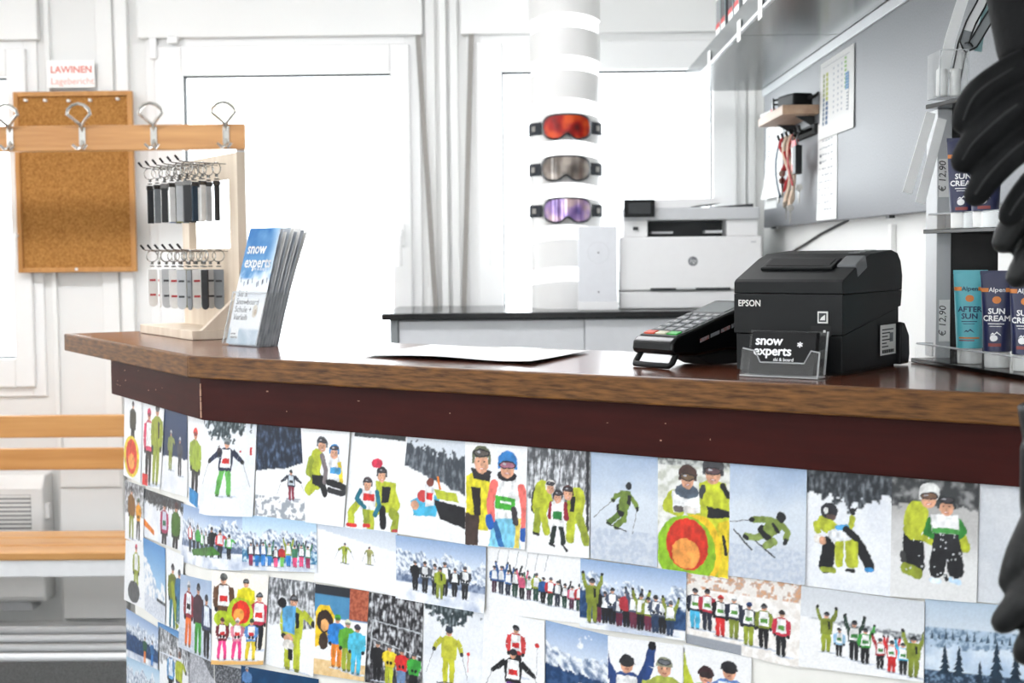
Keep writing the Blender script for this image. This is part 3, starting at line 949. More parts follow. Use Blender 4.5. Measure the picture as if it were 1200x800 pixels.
def person(c, x, yb, h, J=LIME, P=BLK, Hm=BLK, bib=None, patch=None, arms='down', stance=.06, skin=SKIN, skis=False, lean=0.0, flip=1, gog=True, glove=BLK, head=1.0):
    """figure in the print: x, yb (feet) and h as fractions of the print"""
    W, H = c.W, c.H
    X, Y, s = x * W, yb * H, h * H
    def pt(a, b): return (X + (a + lean * b) * s * flip, Y - b * s)
    def seg(a0, b0, a1, b1, w, col, w1=None):
        p, q = pt(a0, b0), pt(a1, b1); c.line(p[0], p[1], q[0], q[1], w * s, col, (w1 if w1 is not None else w) * s)
    gx, gy = pt(.08, .0); c.ell(gx, gy, .26 * s, .022 * s, (196, 202, 214), 10)
    if skis:
        seg(-stance - .18, .005, -stance + .16, .025, .022, BLK); seg(stance - .16, -.005, stance + .2, .02, .022, BLK)
    for sg in (-1, 1):
        seg(sg * .055, .50, sg * (stance * .6 + .03), .24, .135, P, .115); seg(sg * (stance * .6 + .03), .26, sg * stance, .03, .115, P, .10)
        seg(sg * stance - .03, .02, sg * stance + .04, .02, .045, tuple(int(v * .5 + 30) for v in P))
    AR = {'down': ((.15, .78, .19, .60, .16, .44), (-.15, .78, -.19, .60, -.16, .44)),
          'up': ((.15, .78, .22, .92, .25, 1.10), (-.15, .78, -.22, .92, -.25, 1.10)),
          'oneup': ((.15, .78, .22, .92, .25, 1.10), (-.15, .78, -.20, .60, -.14, .46)),
          'out': ((.15, .78, .28, .68, .40, .60), (-.15, .78, -.28, .68, -.40, .60)),
          'front': ((.15, .78, .19, .62, .05, .54), (-.15, .78, -.19, .62, -.05, .54)),
          'hug': ((.15, .78, .26, .72, .34, .66), (-.15, .78, -.19, .60, -.16, .44)),
          'poles': ((.15, .78, .24, .66, .27, .54), (-.15, .78, -.26, .68, -.32, .58))}[arms]
    for (a0, b0, a1, b1, a2, b2) in AR:
        seg(a0, b0, a1, b1, .11, J, .095); seg(a1, b1, a2, b2, .095, J, .075)
    p = [pt(-.07, .84), pt(.07, .84), pt(.18, .78), pt(.15, .44), pt(-.15, .44), pt(-.18, .78)]
    c.poly(p, J)
    if bib:
        c.poly([pt(-.10, .81), pt(.10, .81), pt(.125, .50), pt(-.125, .50)], bib)
        if patch: c.poly([pt(-.08, .655), pt(.08, .655), pt(.085, .565), pt(-.085, .565)], patch)
    elif J in (LIME, LIME2, OLIVE):
        c.poly([pt(.02, .78), pt(.10, .76), pt(.10, .58), pt(.05, .56)], BLK)
    if arms == 'front':
        for (a0, b0, a1, b1, a2, b2) in AR: seg(a1, b1, a2, b2, .075, J, .06)
    for (a0, b0, a1, b1, a2, b2) in AR:
        q = pt(a2, b2); c.ell(q[0], q[1], .042 * s, .042 * s, glove, 8)
    if arms in ('poles', 'out'):
        for (a0, b0, a1, b1, a2, b2) in AR: seg(a2, b2, a2 * 1.5, b2 - .42, .010, GREY)
    q = pt(0, .905); r = .068 * s * head
    c.ell(q[0], q[1], r * .92, r * 1.12, skin)
    c.ell(q[0], q[1] - r * .15, r * 1.18, r * 1.25, Hm, 12, pi, 2 * pi)
    if gog:
        c.ell(q[0], q[1] - r * .12, r * .95, r * .42, tuple(int(v * .5 + 20) for v in Hm) if Hm != BLK else (86, 84, 90), 10)
    else:
        c.ell(q[0], q[1] - r * .72, r * .98, r * .40, (52, 54, 60), 10); c.ell(q[0], q[1] - r * .74, r * .78, r * .26, (112, 116, 122), 10)
    if not gog and s * head > .25 * H:
        c.ell(q[0] - r * .32, q[1] + r * .02, r * .1, r * .1, BLK, 6); c.ell(q[0] + r * .32, q[1] + r * .02, r * .1, r * .1, BLK, 6)
    if s > .3 * H:
        c.line(q[0] - r * .25, q[1] + r * .6, q[0] + r * .25, q[1] + r * .6, r * .12, (150, 70, 66))

def row(c, xs0, xs1, n, yb, h, cols, arms=('down',), bib=(232, 234, 236), patch=None, seed=1, slope=0.0, pants=None):
    rnd = random.Random(seed)
    for k in range(n):
        f = k / max(1, n - 1)
        J = rnd.choice(cols)
        person(c, xs0 + (xs1 - xs0) * f, yb + slope * f + rnd.uniform(-.012, .012), h * rnd.uniform(.86, 1.08), J, rnd.choice(pants or [BLK, (40, 44, 60), (70, 40, 60), (40, 70, 60)]),
               rnd.choice([BLK, (50, 52, 60), (90, 92, 100)]), bib if rnd.random() < .72 else None, patch, rnd.choice(arms), stance=.05, gog=True)

PHOTOS = []
def photo(label, quad, kind, draw=None, order=1, curl=0.0, seed=None):
    PHOTOS.append((label, quad, kind, draw, order, curl, seed))

MIX = [BLK, (54, 58, 70), (180, 46, 50), (40, 90, 150), LIME2, (60, 120, 90), (200, 90, 120)]
def limb(c, pts, w, col, w1=None):
    """bent limb in fractions of the print; width in fractions of its height"""
    P = [(x * c.W, y * c.H) for x, y in pts]; n = len(P) - 1
    w1 = w if w1 is None else w1
    for k in range(n):
        a = (w + (w1 - w) * k / n) * c.H; b = (w + (w1 - w) * (k + 1) / n) * c.H
        c.line(P[k][0], P[k][1], P[k + 1][0], P[k + 1][1], a, col, b); c.ell(P[k][0], P[k][1], a / 2, a / 2, col, 10)
    c.ell(P[-1][0], P[-1][1], w1 * c.H / 2, w1 * c.H / 2, col, 10)
def shape(c, pts, col): c.poly([(x * c.W, y * c.H) for x, y in pts], col)
def helm(c, x, y, r, col, gog='down', lens=(70, 66, 70), skin=SKIN, tilt=0.0):
    """head with helmet, x y = middle of the face, r in fractions of the print height"""
    X, Y, R_ = x * c.W, y * c.H, r * c.H
    c.ell(X, Y + R_ * .25, R_ * .80, R_ * .95, skin, 14)
    c.ell(X, Y - R_ * .42, R_ * 1.08, R_ * .98, col, 16, pi * .96, pi * 2.04)
    c.rect(X - R_ * 1.06, Y - R_ * .44, R_ * .30, R_ * .75, col); c.rect(X + R_ * .76, Y - R_ * .44, R_ * .30, R_ * .75, col)
    gy = Y + (-.05 if gog == 'down' else -.70) * R_
    c.ell(X, gy, R_ * .98, R_ * .40, (34, 34, 38), 14); c.ell(X, gy, R_ * .80, R_ * .27, lens, 12); c.ell(X - R_ * .3, gy - R_ * .08, R_ * .22, R_ * .10, (190, 190, 196), 8)
    if gog != 'down':
        for sg in (-1, 1): c.ell(X + sg * R_ * .30, Y + R_ * .08, R_ * .10, R_ * .07, (50, 40, 36), 8)
    c.ell(X, Y + R_ * .42, R_ * .10, R_ * .14, tuple(int(v * .86) for v in skin), 8)
    c.ell(X, Y + R_ * .76, R_ * .30, R_ * .10, (176, 84, 80), 8); c.ell(X, Y + R_ * .75, R_ * .20, R_ * .05, (240, 232, 228), 8)

# --- front, first row under the dark board
def d(c):
    person(c, .5, .80, .60, (34, 40, 66), (96, 170, 80), (130, 138, 140), (238, 238, 238), RED, 'out', .13, skis=False); c.ell(.74 * c.W, .33 * c.H, .02 * c.W, .012 * c.H, RED); c.rect(.90 * c.W, .28 * c.H, .04 * c.W, .08 * c.H, RED); person(c, .37, .40, .12, (60, 50, 60), BLK)
photo('photo of a skier in green trousers and white bib in wedge stance', ((242, 488), (303, 492), (299, 605), (236, 601)), 'trees_corner', d, 3)
def d(c): person(c, .72, .80, .32, (40, 44, 60), (130, 40, 60), (50, 52, 58), (200, 210, 220), BLK, 'out', .07)
photo('photo of a small child skier below a dark blue forest', ((303, 492), (357, 497), (361, 610), (300, 604)), 'night_trees', d, 2)
def d(c):
    limb(c, [(.34, .30), (.26, .44), (.30, .58)], .15, LIME); limb(c, [(.20, .34), (.12, .48), (.30, .55)], .07, LIME2); limb(c, [(.26, .58), (.12, .66)], .12, LIME); limb(c, [(.30, .57), (.46, .60), (.50, .68)], .08, BLK)
    shape(c, [(.20, .50), (.48, .50), (.48, .60), (.20, .60)], BLK); limb(c, [(.44, .30), (.52, .44), (.50, .56)], .06, (120, 110, 112))
    limb(c, [(.70, .34), (.72, .54)], .14, (226, 228, 232)); limb(c, [(.82, .36), (.88, .54)], .05, YEL); shape(c, [(.62, .40), (.86, .40), (.86, .47), (.62, .47)], (70, 150, 200)); limb(c, [(.58, .56), (.84, .58), (1.05, .62)], .07, BLK); limb(c, [(.60, .64), (.90, .66), (1.08, .63)], .06, (44, 44, 48))
    helm(c, .44, .19, .062, (90, 92, 96), 'up'); helm(c, .70, .25, .060, (56, 130, 190), 'up')
photo('photo of two seated skiers, one lime jacket, blue helmet beside', ((355, 497), (413, 502), (405, 617), (361, 611)), 'white', d, 4)
def d(c):
    c.rect(.06 * c.W, 0, .90 * c.W, .085 * c.H, (70, 74, 78))
    limb(c, [(.66, .56), (.80, .58), (.92, .72), (.84, .80)], .075, LIME); shape(c, [(.50, .50), (.86, .50), (.90, .80), (.54, .82)], LIME); shape(c, [(.62, .55), (.78, .55), (.76, .70), (.64, .72)], BLK)
    limb(c, [(.60, .78), (.44, .84), (.48, .97)], .10, LIME); limb(c, [(.84, .80), (.94, .86), (.90, .96)], .10, LIME2); limb(c, [(.66, .78), (.70, .94)], .08, BLK)
    limb(c, [(.22, .74), (.10, .84), (.12, .95)], .085, LIME); limb(c, [(.36, .80), (.40, .92)], .08, LIME2); shape(c, [(.24, .60), (.52, .60), (.54, .80), (.26, .80)], (232, 232, 234)); shape(c, [(.30, .64), (.50, .64), (.50, .71), (.30, .71)], RED); limb(c, [(.24, .62), (.18, .70), (.34, .78)], .05, TEAL); limb(c, [(.54, .62), (.60, .74), (.54, .84)], .055, TEAL)
    limb(c, [(.06, .97), (.20, .97)], .04, RED); limb(c, [(.36, .96), (.44, .96)], .04, RED); limb(c, [(.88, .98), (.96, .98)], .03, (180, 60, 70))
    helm(c, .60, .44, .062, (60, 54, 60), 'up'); c.ell(.50 * c.W, .33 * c.H, .10 * c.W, .05 * c.H, (216, 54, 84)); helm(c, .36, .55, .056, (96, 84, 88), 'up')
photo('photo of a kneeling lime instructor in red hat with a child', ((413, 500), (480, 507), (469, 625), (405, 617)), 'white', d, 1)
def d(c):
    x, y = c.W, c.H
    c.poly([(.15 * x, .66 * y), (.45 * x, .55 * y), (.60 * x, .60 * y), (.55 * x, .78 * y), (.22 * x, .80 * y)], CYAN); c.poly([(.5 * x, .62 * y), (1.0 * x, .66 * y), (1.0 * x, .86 * y), (.62 * x, .80 * y)], BLK)
    c.poly([(.5 * x, .52 * y), (.85 * x, .54 * y), (.9 * x, .62 * y), (.56 * x, .61 * y)], LIME); c.ell(.33 * x, .60 * y, .08 * x, .06 * y, (190, 60, 60)); c.ell(.22 * x, .70 * y, .06 * x, .05 * y, SKIN)
    c.poly([(.36 * x, .48 * y), (.50 * x, .50 * y), (.52 * x, .68 * y), (.38 * x, .70 * y)], (222, 224, 226)); c.rect(.39 * x, .56 * y, .1 * x, .07 * y, RED); c.ell(.44 * x, .46 * y, .06 * x, .045 * y, (120, 60, 50)); c.line(.6 * x, .52 * y, .55 * x, .40 * y, .03 * x, ORG)
photo('photo of children tumbling in snow below a dark forest ridge', ((480, 507), (548, 511), (548, 637), (468, 624)), 'ridge', d, 3)
def d(c):
    x, y = c.W, c.H
    shape(c, [(.02, .36), (.20, .30), (.40, .34), (.46, .60), (.38, .86), (.02, .84)], (222, 210, 44)); shape(c, [(.10, .46), (.26, .46), (.26, .72), (.16, .74)], (40, 34, 34)); shape(c, [(0, .70), (.24, .72), (.22, 1), (0, 1)], (66, 50, 46)); limb(c, [(.38, .48), (.42, .70)], .10, (222, 210, 44)); shape(c, [(.10, .28), (.44, .30), (.40, .40), (.14, .38)], (40, 38, 42))
    shape(c, [(.46, .72), (.88, .72), (.92, 1), (.40, 1)], (124, 196, 224)); limb(c, [(.50, .78), (.62, 1)], .06, (40, 100, 160)); shape(c, [(.84, .70), (.92, .70), (.90, 1), (.82, 1)], (226, 206, 90))
    shape(c, [(.46, .40), (.60, .34), (.82, .34), (.94, .42), (.92, .72), (.46, .74)], (240, 240, 240)); limb(c, [(.48, .42), (.42, .58), (.44, .74)], .09, (236, 112, 104)); limb(c, [(.92, .44), (.98, .62), (.98, .82)], .085, (236, 112, 104)); shape(c, [(.54, .34), (.62, .31), (.62, .38)], (236, 112, 104))
    shape(c, [(.50, .52), (.82, .54), (.82, .66), (.50, .64)], (66, 164, 52)); shape(c, [(.58, .57), (.76, .58), (.76, .60), (.58, .59)], (232, 240, 232)); limb(c, [(.40, .74), (.42, .80)], .09, (34, 92, 176)); limb(c, [(.97, .84), (.97, .90)], .08, (34, 92, 176)); limb(c, [(.80, .64), (.84, .76)], .06, (60, 54, 58))
    c.ell(.68 * x, .335 * y, .16 * x, .055 * y, (36, 34, 40)); helm(c, .27, .21, .100, (104, 108, 84), 'up', lens=(96, 90, 84)); helm(c, .69, .24, .098, (46, 122, 190), 'down', lens=(170, 110, 130))
photo('portrait photo of a smiling skier in yellow beside a child with blue helmet', ((548, 511), (621, 516), (619, 642), (548, 637)), 'snow', d, 5)
def d(c):
    for k in range(9): limb(c, [(.1 + k * .11, .0), (.12 + k * .1, .42)], .008, (70, 70, 74)); limb(c, [(.12 + k * .1, .25), (.2 + k * .1, .05)], .005, (90, 90, 94))
    limb(c, [(.96, 0), (.97, .75)], .03, (44, 44, 48))
    limb(c, [(.16, .46), (.14, .60)], .09, BLK); limb(c, [(.26, .42), (.22, .58)], .17, LIME); limb(c, [(.34, .44), (.40, .58)], .06, LIME); limb(c, [(.20, .62), (.17, .80)], .075, LIME2); limb(c, [(.26, .62), (.34, .80)], .075, LIME)
    limb(c, [(.80, .46), (.76, .62)], .17, LIME); limb(c, [(.70, .50), (.62, .62)], .06, LIME); shape(c, [(.70, .46), (.78, .46), (.76, .60), (.70, .60)], BLK); limb(c, [(.72, .66), (.70, .84)], .09, LIME); limb(c, [(.84, .64), (.96, .86)], .08, LIME2)
    limb(c, [(.46, .74), (.42, .88)], .05, (34, 44, 40)); limb(c, [(.56, .74), (.60, .88)], .05, (34, 44, 40)); limb(c, [(.40, .54), (.38, .66)], .05, (140, 34, 50)); limb(c, [(.62, .54), (.64, .66)], .05, (140, 34, 50)); shape(c, [(.40, .52), (.60, .52), (.60, .74), (.40, .74)], (240, 240, 240)); shape(c, [(.43, .61), (.57, .61), (.57, .68), (.43, .68)], (36, 120, 56))
    limb(c, [(.38, .90), (.46, .92)], .02, BLK); limb(c, [(.58, .90), (.66, .95)], .02, BLK); limb(c, [(.12, .82), (.2, .83)], .025, BLK)
    helm(c, .38, .40, .050, (224, 220, 216), 'up'); helm(c, .66, .44, .054, (84, 50, 48), 'up'); helm(c, .50, .48, .048, (50, 44, 50), 'up')
photo('photo of three skiers huddled before bare winter trees', ((621, 516), (694, 522), (693, 653), (618, 646)), 'bare_trees', d, 4)
def d(c):
    G1, G2 = (110, 132, 56), (90, 116, 50)
    limb(c, [(.34, .46), (.05, .63)], .006, (96, 96, 96)); limb(c, [(.70, .52), (.63, .73)], .006, (96, 96, 96)); limb(c, [(.24, .67), (.54, .725)], .012, BLK)
    limb(c, [(.44, .55), (.40, .60), (.28, .66)], .055, G2); limb(c, [(.52, .55), (.50, .62), (.38, .69)], .055, G1); limb(c, [(.44, .52), (.46, .56)], .075, BLK)
    limb(c, [(.48, .40), (.38, .42), (.34, .46)], .04, G1); limb(c, [(.58, .40), (.66, .46), (.70, .51)], .04, G1); shape(c, [(.45, .37), (.60, .37), (.60, .48), (.54, .56), (.42, .54)], G1); shape(c, [(.56, .40), (.62, .41), (.60, .50), (.55, .48)], BLK)
    limb(c, [(.34, .46), (.345, .465)], .03, BLK); limb(c, [(.70, .51), (.705, .525)], .03, BLK); c.ell(.57 * c.W, .325 * c.H, .045 * c.W, .036 * c.H, (34, 36, 40)); limb(c, [(.26, .665), (.30, .67)], .02, BLK); limb(c, [(.37, .70), (.41, .705)], .02, BLK)
photo('photo of a lone skier in green carving on a misty slope', ((694, 522), (773, 528), (772, 664), (694, 653)), 'blue', d, 3)
def d(c):
    x, y = c.W, c.H
    shape(c, [(.58, .24), (.74, .19), (.94, .22), (1.0, .34), (1.0, 1.0), (.80, 1.0), (.64, .55)], (196, 204, 50)); shape(c, [(.84, .55), (1, .52), (1, 1), (.86, 1)], (226, 200, 40)); shape(c, [(.68, .42), (1, .44), (1, .50), (.70, .52)], BLK); limb(c, [(.64, .27), (.60, .36)], .05, (60, 64, 66)); limb(c, [(.90, .24), (.98, .32)], .05, BLK); limb(c, [(.92, .66), (.96, .80)], .03, BLK)
    limb(c, [(.22, .36), (.14, .46), (.30, .49)], .10, LIME); limb(c, [(.58, .40), (.64, .48), (.46, .48)], .085, LIME); shape(c, [(.20, .32), (.58, .32), (.60, .48), (.22, .50)], (238, 238, 238)); c.ell(.41 * x, .315 * y, .17 * x, .065 * y, (84, 96, 110)); limb(c, [(.26, .47), (.34, .47)], .055, (92, 84, 84)); limb(c, [(.40, .465), (.50, .47)], .06, (214, 210, 206))
    c.ell(.56 * x, .80 * y, .34 * x, .30 * y, (240, 196, 40), 28); c.ell(.40 * x, .82 * y, .42 * x, .30 * y, (140, 186, 40), 28); c.ell(.42 * x, .76 * y, .30 * x, .22 * y, (206, 52, 34), 20); c.ell(.40 * x, .84 * y, .20 * x, .13 * y, (236, 156, 76), 16)
    helm(c, .42, .20, .078, (74, 52, 46), 'down', lens=(120, 96, 70)); helm(c, .77, .13, .088, (66, 66, 70), 'down', lens=(96, 70, 74))
photo('photo of two skiers behind a round green and yellow board', ((773, 528), (858, 535), (856, 677), (773, 665)), 'warm_trees', d, 4)
def d(c):
    G1, G2 = (122, 140, 66), (134, 152, 82)
    limb(c, [(0, .535), (.27, .51)], .006, (70, 70, 74)); limb(c, [(.06, .60), (.30, .755)], .014, BLK); limb(c, [(.32, .665), (.60, .80)], .014, BLK)
    limb(c, [(.46, .62), (.36, .65), (.22, .645)], .06, G2); limb(c, [(.50, .64), (.60, .67), (.48, .71)], .06, G2); limb(c, [(.44, .58), (.50, .62)], .09, BLK)
    limb(c, [(.56, .49), (.44, .49), (.32, .50)], .05, G1); limb(c, [(.70, .52), (.77, .58), (.74, .64)], .05, G1); shape(c, [(.50, .47), (.68, .48), (.70, .56), (.56, .63), (.44, .58)], G1); limb(c, [(.58, .52), (.64, .58)], .03, BLK)
    limb(c, [(.28, .505), (.31, .50)], .035, BLK); limb(c, [(.74, .65), (.735, .67)], .04, BLK); c.ell(.68 * c.W, .455 * c.H, .065 * c.W, .048 * c.H, (32, 34, 36)); limb(c, [(.20, .65), (.24, .66)], .035, BLK)
photo('photo of a skier leaning hard into a turn on blue snow', ((858, 536), (948, 544), (946, 684), (857, 673)), 'blue', d, 5)
def d(c):
    x, y = c.W, c.H
    limb(c, [(.28, .66), (.24, .82)], .12, BLK); limb(c, [(.20, .845), (.34, .845)], .045, LIME2); limb(c, [(.40, .60), (.40, .78)], .07, LIME)
    limb(c, [(.22, .46), (.30, .50)], .13, LIME); limb(c, [(.12, .48), (.14, .53)], .06, LIME); limb(c, [(.48, .52), (.54, .45), (.55, .40)], .05, LIME); limb(c, [(.55, .36), (.55, .33)], .035, BLK); limb(c, [(.53, .34), (.51, .30)], .014, BLK); limb(c, [(.57, .34), (.59, .31)], .014, BLK)
    limb(c, [(.62, .60), (.70, .70), (.76, .78)], .085, BLK); limb(c, [(.54, .60), (.55, .76)], .11, LIME); limb(c, [(.72, .81), (.78, .80)], .035, (60, 140, 200)); limb(c, [(.50, .83), (.58, .83)], .03, BLK)
    limb(c, [(.32, .56), (.50, .54)], .10, (228, 230, 234)); limb(c, [(.38, .49), (.48, .48)], .05, (80, 160, 214)); limb(c, [(.48, .50), (.60, .56)], .06, BLK); limb(c, [(.26, .60), (.24, .62)], .06, BLK)
    c.ell(.15 * x, .60 * y, .055 * x, .042 * y, (232, 228, 224)); c.ell(.20 * x, .61 * y, .045 * x, .034 * y, SKIN)
    c.ell(.27 * x, .36 * y, .105 * x, .070 * y, (40, 40, 46), 16); c.ell(.23 * x, .36 * y, .03 * x, .03 * y, (210, 210, 210)); c.ell(.30 * x, .41 * y, .06 * x, .025 * y, (90, 70, 66))
photo('photo of an instructor waving and holding a child below dark firs', ((948, 544), (1047, 553), (1045, 698), (945, 685)), 'trees_top', d, 3)
def d(c):
    x, y = c.W, c.H
    limb(c, [(.26, .50), (.28, .74)], .17, BLK); limb(c, [(.16, .70), (.14, .64)], .05, (60, 60, 60)); limb(c, [(.18, .76), (.32, .80)], .09, LIME2); limb(c, [(.30, .30), (.28, .44)], .19, LIME); limb(c, [(.22, .34), (.30, .46), (.50, .53)], .085, LIME)
    limb(c, [(.80, .48), (.85, .56)], .10, LIME); limb(c, [(.58, .56), (.54, .76)], .13, BLK); limb(c, [(.72, .56), (.76, .76)], .13, BLK); limb(c, [(.46, .36), (.42, .46), (.54, .50)], .06, (46, 126, 50)); limb(c, [(.78, .36), (.84, .44), (.72, .50)], .06, (46, 126, 50)); shape(c, [(.46, .31), (.78, .31), (.78, .46), (.48, .46)], (238, 238, 238)); shape(c, [(.50, .46), (.78, .46), (.80, .60), (.50, .60)], (36, 36, 40)); shape(c, [(.48, .42), (.78, .42), (.78, .46), (.48, .46)], (70, 150, 70))
    limb(c, [(.48, .84), (.57, .85)], .04, (214, 228, 240)); limb(c, [(.70, .83), (.80, .85)], .04, (190, 216, 236)); limb(c, [(.64, .80), (.66, .83)], .03, BLK)
    helm(c, .44, .17, .080, (232, 232, 230), 'down', lens=(120, 90, 70)); helm(c, .64, .24, .068, (54, 58, 60), 'up')
    r = random.Random(3)
    for k in range(40): c.ell((.18 + .64 * r.random()) * x, (.45 + .38 * r.random()) * y, .009 * x, .007 * y, (226, 228, 230), 6)
photo('photo of a white-helmeted instructor hugging a child in falling snow', ((1047, 554), (1149, 559), (1146, 705), (1045, 697)), 'dim_snow', d, 4)
photo('blank pale grey print at the right end of the first row', ((1149, 559), (1238, 567), (1236, 714), (1146, 704)), 'grey', None, 2)
# --- second row
def d(c): row(c, .22, .86, 8, .80, .50, [(60, 60, 66), (200, 60, 60), GRN, BLK], ('down', 'hug'), seed=4, pants=[BLK, (40, 44, 50)]); c.poly([(.25 * c.W, .74 * c.H), (.7 * c.W, .60 * c.H), (.78 * c.W, .74 * c.H), (.3 * c.W, .84 * c.H)], (70, 120, 50))
photo('group photo of a team in black trousers before a mountain lake', ((214, 589), (286, 602), (286, 668), (214, 657)), 'mount', d, 2)
def d(c): row(c, .12, .88, 10, .92, .46, MIX, ('down', 'up'), seed=8, pants=[BLK, (150, 40, 80), (220, 190, 50), BLUE, (236, 80, 130), (120, 200, 90)])
photo('group photo of ten colourful skiers under a pale blue sky', ((286, 602), (373, 611), (374, 670), (286, 667)), 'mount_pale', d, 3)
def d(c): person(c, .36, .62, .34, LIME2, LIME2, BLK, None, None, 'out', .08, skis=True); person(c, .66, .58, .30, (150, 150, 90), (170, 170, 120), BLK, None, None, 'poles', .07, skis=True)
photo('photo of two small skiers crossing an empty white slope', ((373, 611), (467, 624), (469, 698), (370, 680)), 'slope_sky', d, 2)
def d(c): row(c, .22, .78, 6, .84, .50, [BLK, (54, 58, 64), (80, 84, 90)], ('down', 'front'), seed=2, pants=[BLK]); person(c, .50, .90, .50, LIME2, OLIVE, BLK, None, None, 'down', .08); c.rect(0, .86 * c.H, c.W, .14 * c.H, (170, 174, 184)) if False else None
photo('group photo of dark-clad skiers before a long mountain chain', ((466, 626), (572, 640), (571, 717), (468, 699)), 'mount', d, 4, .004)
def d(c):
    row(c, .08, .96, 13, .70, .40, MIX, ('up', 'down'), seed=12, slope=.12)
    for k in range(6): c.line((.1 + k * .1) * c.W, .30 * c.H, (.13 + k * .1) * c.W, .06 * c.H, .004 * c.W, GREY)
photo('group photo of a long row with raised poles on white snow', ((572, 636), (687, 652), (683, 730), (571, 717)), 'white', d, 1, .0)
def d(c): row(c, .18, .86, 11, .90, .52, [OLIVE, BLK, (170, 50, 60), (70, 80, 100)], ('down', 'front', 'up'), seed=21, pants=[BLK, (100, 40, 60), (40, 60, 90)], slope=.06); person(c, .12, .92, .66, OLIVE, OLIVE, BLK, None, None, 'up', .07)
photo('group photo of a cheering class before deep blue mountains', ((683, 653), (807, 669), (806, 749), (682, 733)), 'mount_navy', d, 5)
def d(c):
    r = random.Random(6)
    for k, x in enumerate((.08, .19, .31, .43, .56, .69, .84)):
        person(c, x, .78 + .02 * k - .03 * (k % 2), .56, r.choice([(40, 44, 60), OLIVE, BLK, (190, 50, 70)]), [CYAN, (40, 44, 60), RED, OLIVE, LIME2, BLK, BLK][k], [BLK, BLK, RED, (226, 226, 224), (40, 70, 130), BLK, (60, 50, 50)][k], (236, 236, 236), (90, 150, 60), 'down', .06)
photo('photo of seven bibbed children standing in a snowy village street', ((806, 668), (941, 684), (938, 782), (806, 752)), 'street', d, 3)
def d(c):
    for k, (x, yb, h, J, P, a) in enumerate(((.22, .78, .50, OLIVE, LIME2, 'up'), (.33, .82, .36, (150, 190, 220), BLK, 'down'), (.45, .84, .50, (40, 60, 50), BLK, 'up'), (.54, .86, .44, (60, 150, 60), BLK, 'oneup'), (.66, .90, .38, (170, 40, 50), BLK, 'up'), (.75, .93, .40, RED, RED, 'up'), (.84, .94, .40, CYAN, BLK, 'up'), (.92, .96, .52, OLIVE, OLIVE, 'up'))):
        person(c, x, yb, h, J, P, BLK, (236, 236, 236) if k not in (0, 7) else None, (60, 130, 60), a, .06)
photo('group photo of children cheering with raised arms on a hill', ((941, 685), (1085, 704), (1084, 798), (938, 779)), 'hill_trees', d, 4)
def d(c):
    x, y = c.W, c.H
    for (tx, ty, s) in ((.18, .86, .34), (.30, .88, .36), (.62, .94, .5), (.78, .96, .46), (.92, .98, .52), (.48, .98, .3)):
        for k in range(5):
            w = s * .16 * (1 - k * .17)
            c.poly([(tx * x - w * x, (ty - k * s * .18) * y), (tx * x + w * x, (ty - k * s * .18) * y), (tx * x, (ty - k * s * .18 - s * .3) * y)], (28, 48, 66))
    for k in range(16): c.poly([((.05 + k * .06) * x, .46 * y), ((.08 + k * .06) * x, .46 * y), ((.065 + k * .06) * x, (.36 + .04 * sin(k * 2)) * y)], (60, 80, 98))
photo('photo of snowy hills with dark blue fir trees', ((1085, 701), (1225, 712), (1222, 814), (1084, 799)), 'landscape', d, 2)
# --- third row
def d(c):
    x, y = c.W, c.H
    person(c, .22, .72, .70, (100, 70, 50), (96, 70, 50), (96, 98, 96), (238, 238, 238), RED, 'down', .07); person(c, .62, .64, .58, (216, 206, 30), BLK, (60, 50, 44), None, None, 'down', .06, gog=False); person(c, .86, .84, .64, (190, 40, 70), BLK, BLK, (238, 238, 238), RED, 'down', .06, gog=False)
    c.ell(.52 * x, .44 * y, .24 * x, .17 * y, (170, 196, 40), 20); c.ell(.54 * x, .43 * y, .17 * x, .13 * y, (216, 50, 34), 18); c.ell(.50 * x, .46 * y, .10 * x, .07 * y, (240, 160, 70), 14); c.ell(.20 * x, .51 * y, .16 * x, .09 * y, (170, 190, 40), 14)
    for (fx, J, P, Hm) in ((.20, (110, 30, 40), PINK, (110, 60, 60)), (.48, (214, 130, 150), PINK, (232, 220, 216)), (.74, (90, 140, 200), (214, 190, 40), (50, 80, 50))): person(c, fx, .95, .46, J, P, Hm, (238, 238, 238), RED, 'front', .12)
photo('group photo of six children with pink trousers around a round board', ((251, 667), (318, 673), (313, 777), (252, 777)), 'warm', d, 5, .003)
def d(c):
    x, y = c.W, c.H
    person(c, .55, 1.0, .84, LIME, LIME, (70, 56, 56), None, None, 'hug', .08, gog=False); c.poly([(.30 * x, .30 * y), (.60 * x, .28 * y), (.58 * x, .60 * y), (.34 * x, .58 * y)], (90, 160, 206)); c.ell(.30 * x, .27 * y, .10 * x, .06 * y, BLK); c.ell(.46 * x, .66 * y, .10 * x, .06 * y, SKIN); c.ell(.46 * x, .72 * y, .12 * x, .06 * y, (226, 222, 216)); c.rect(.46 * x, .76 * y, .10 * x, .12 * y, BLK)
photo('photo of a lime-suited man holding a child upside down', ((318, 675), (372, 682), (370, 792), (313, 777)), 'bare_trees', d, 3)
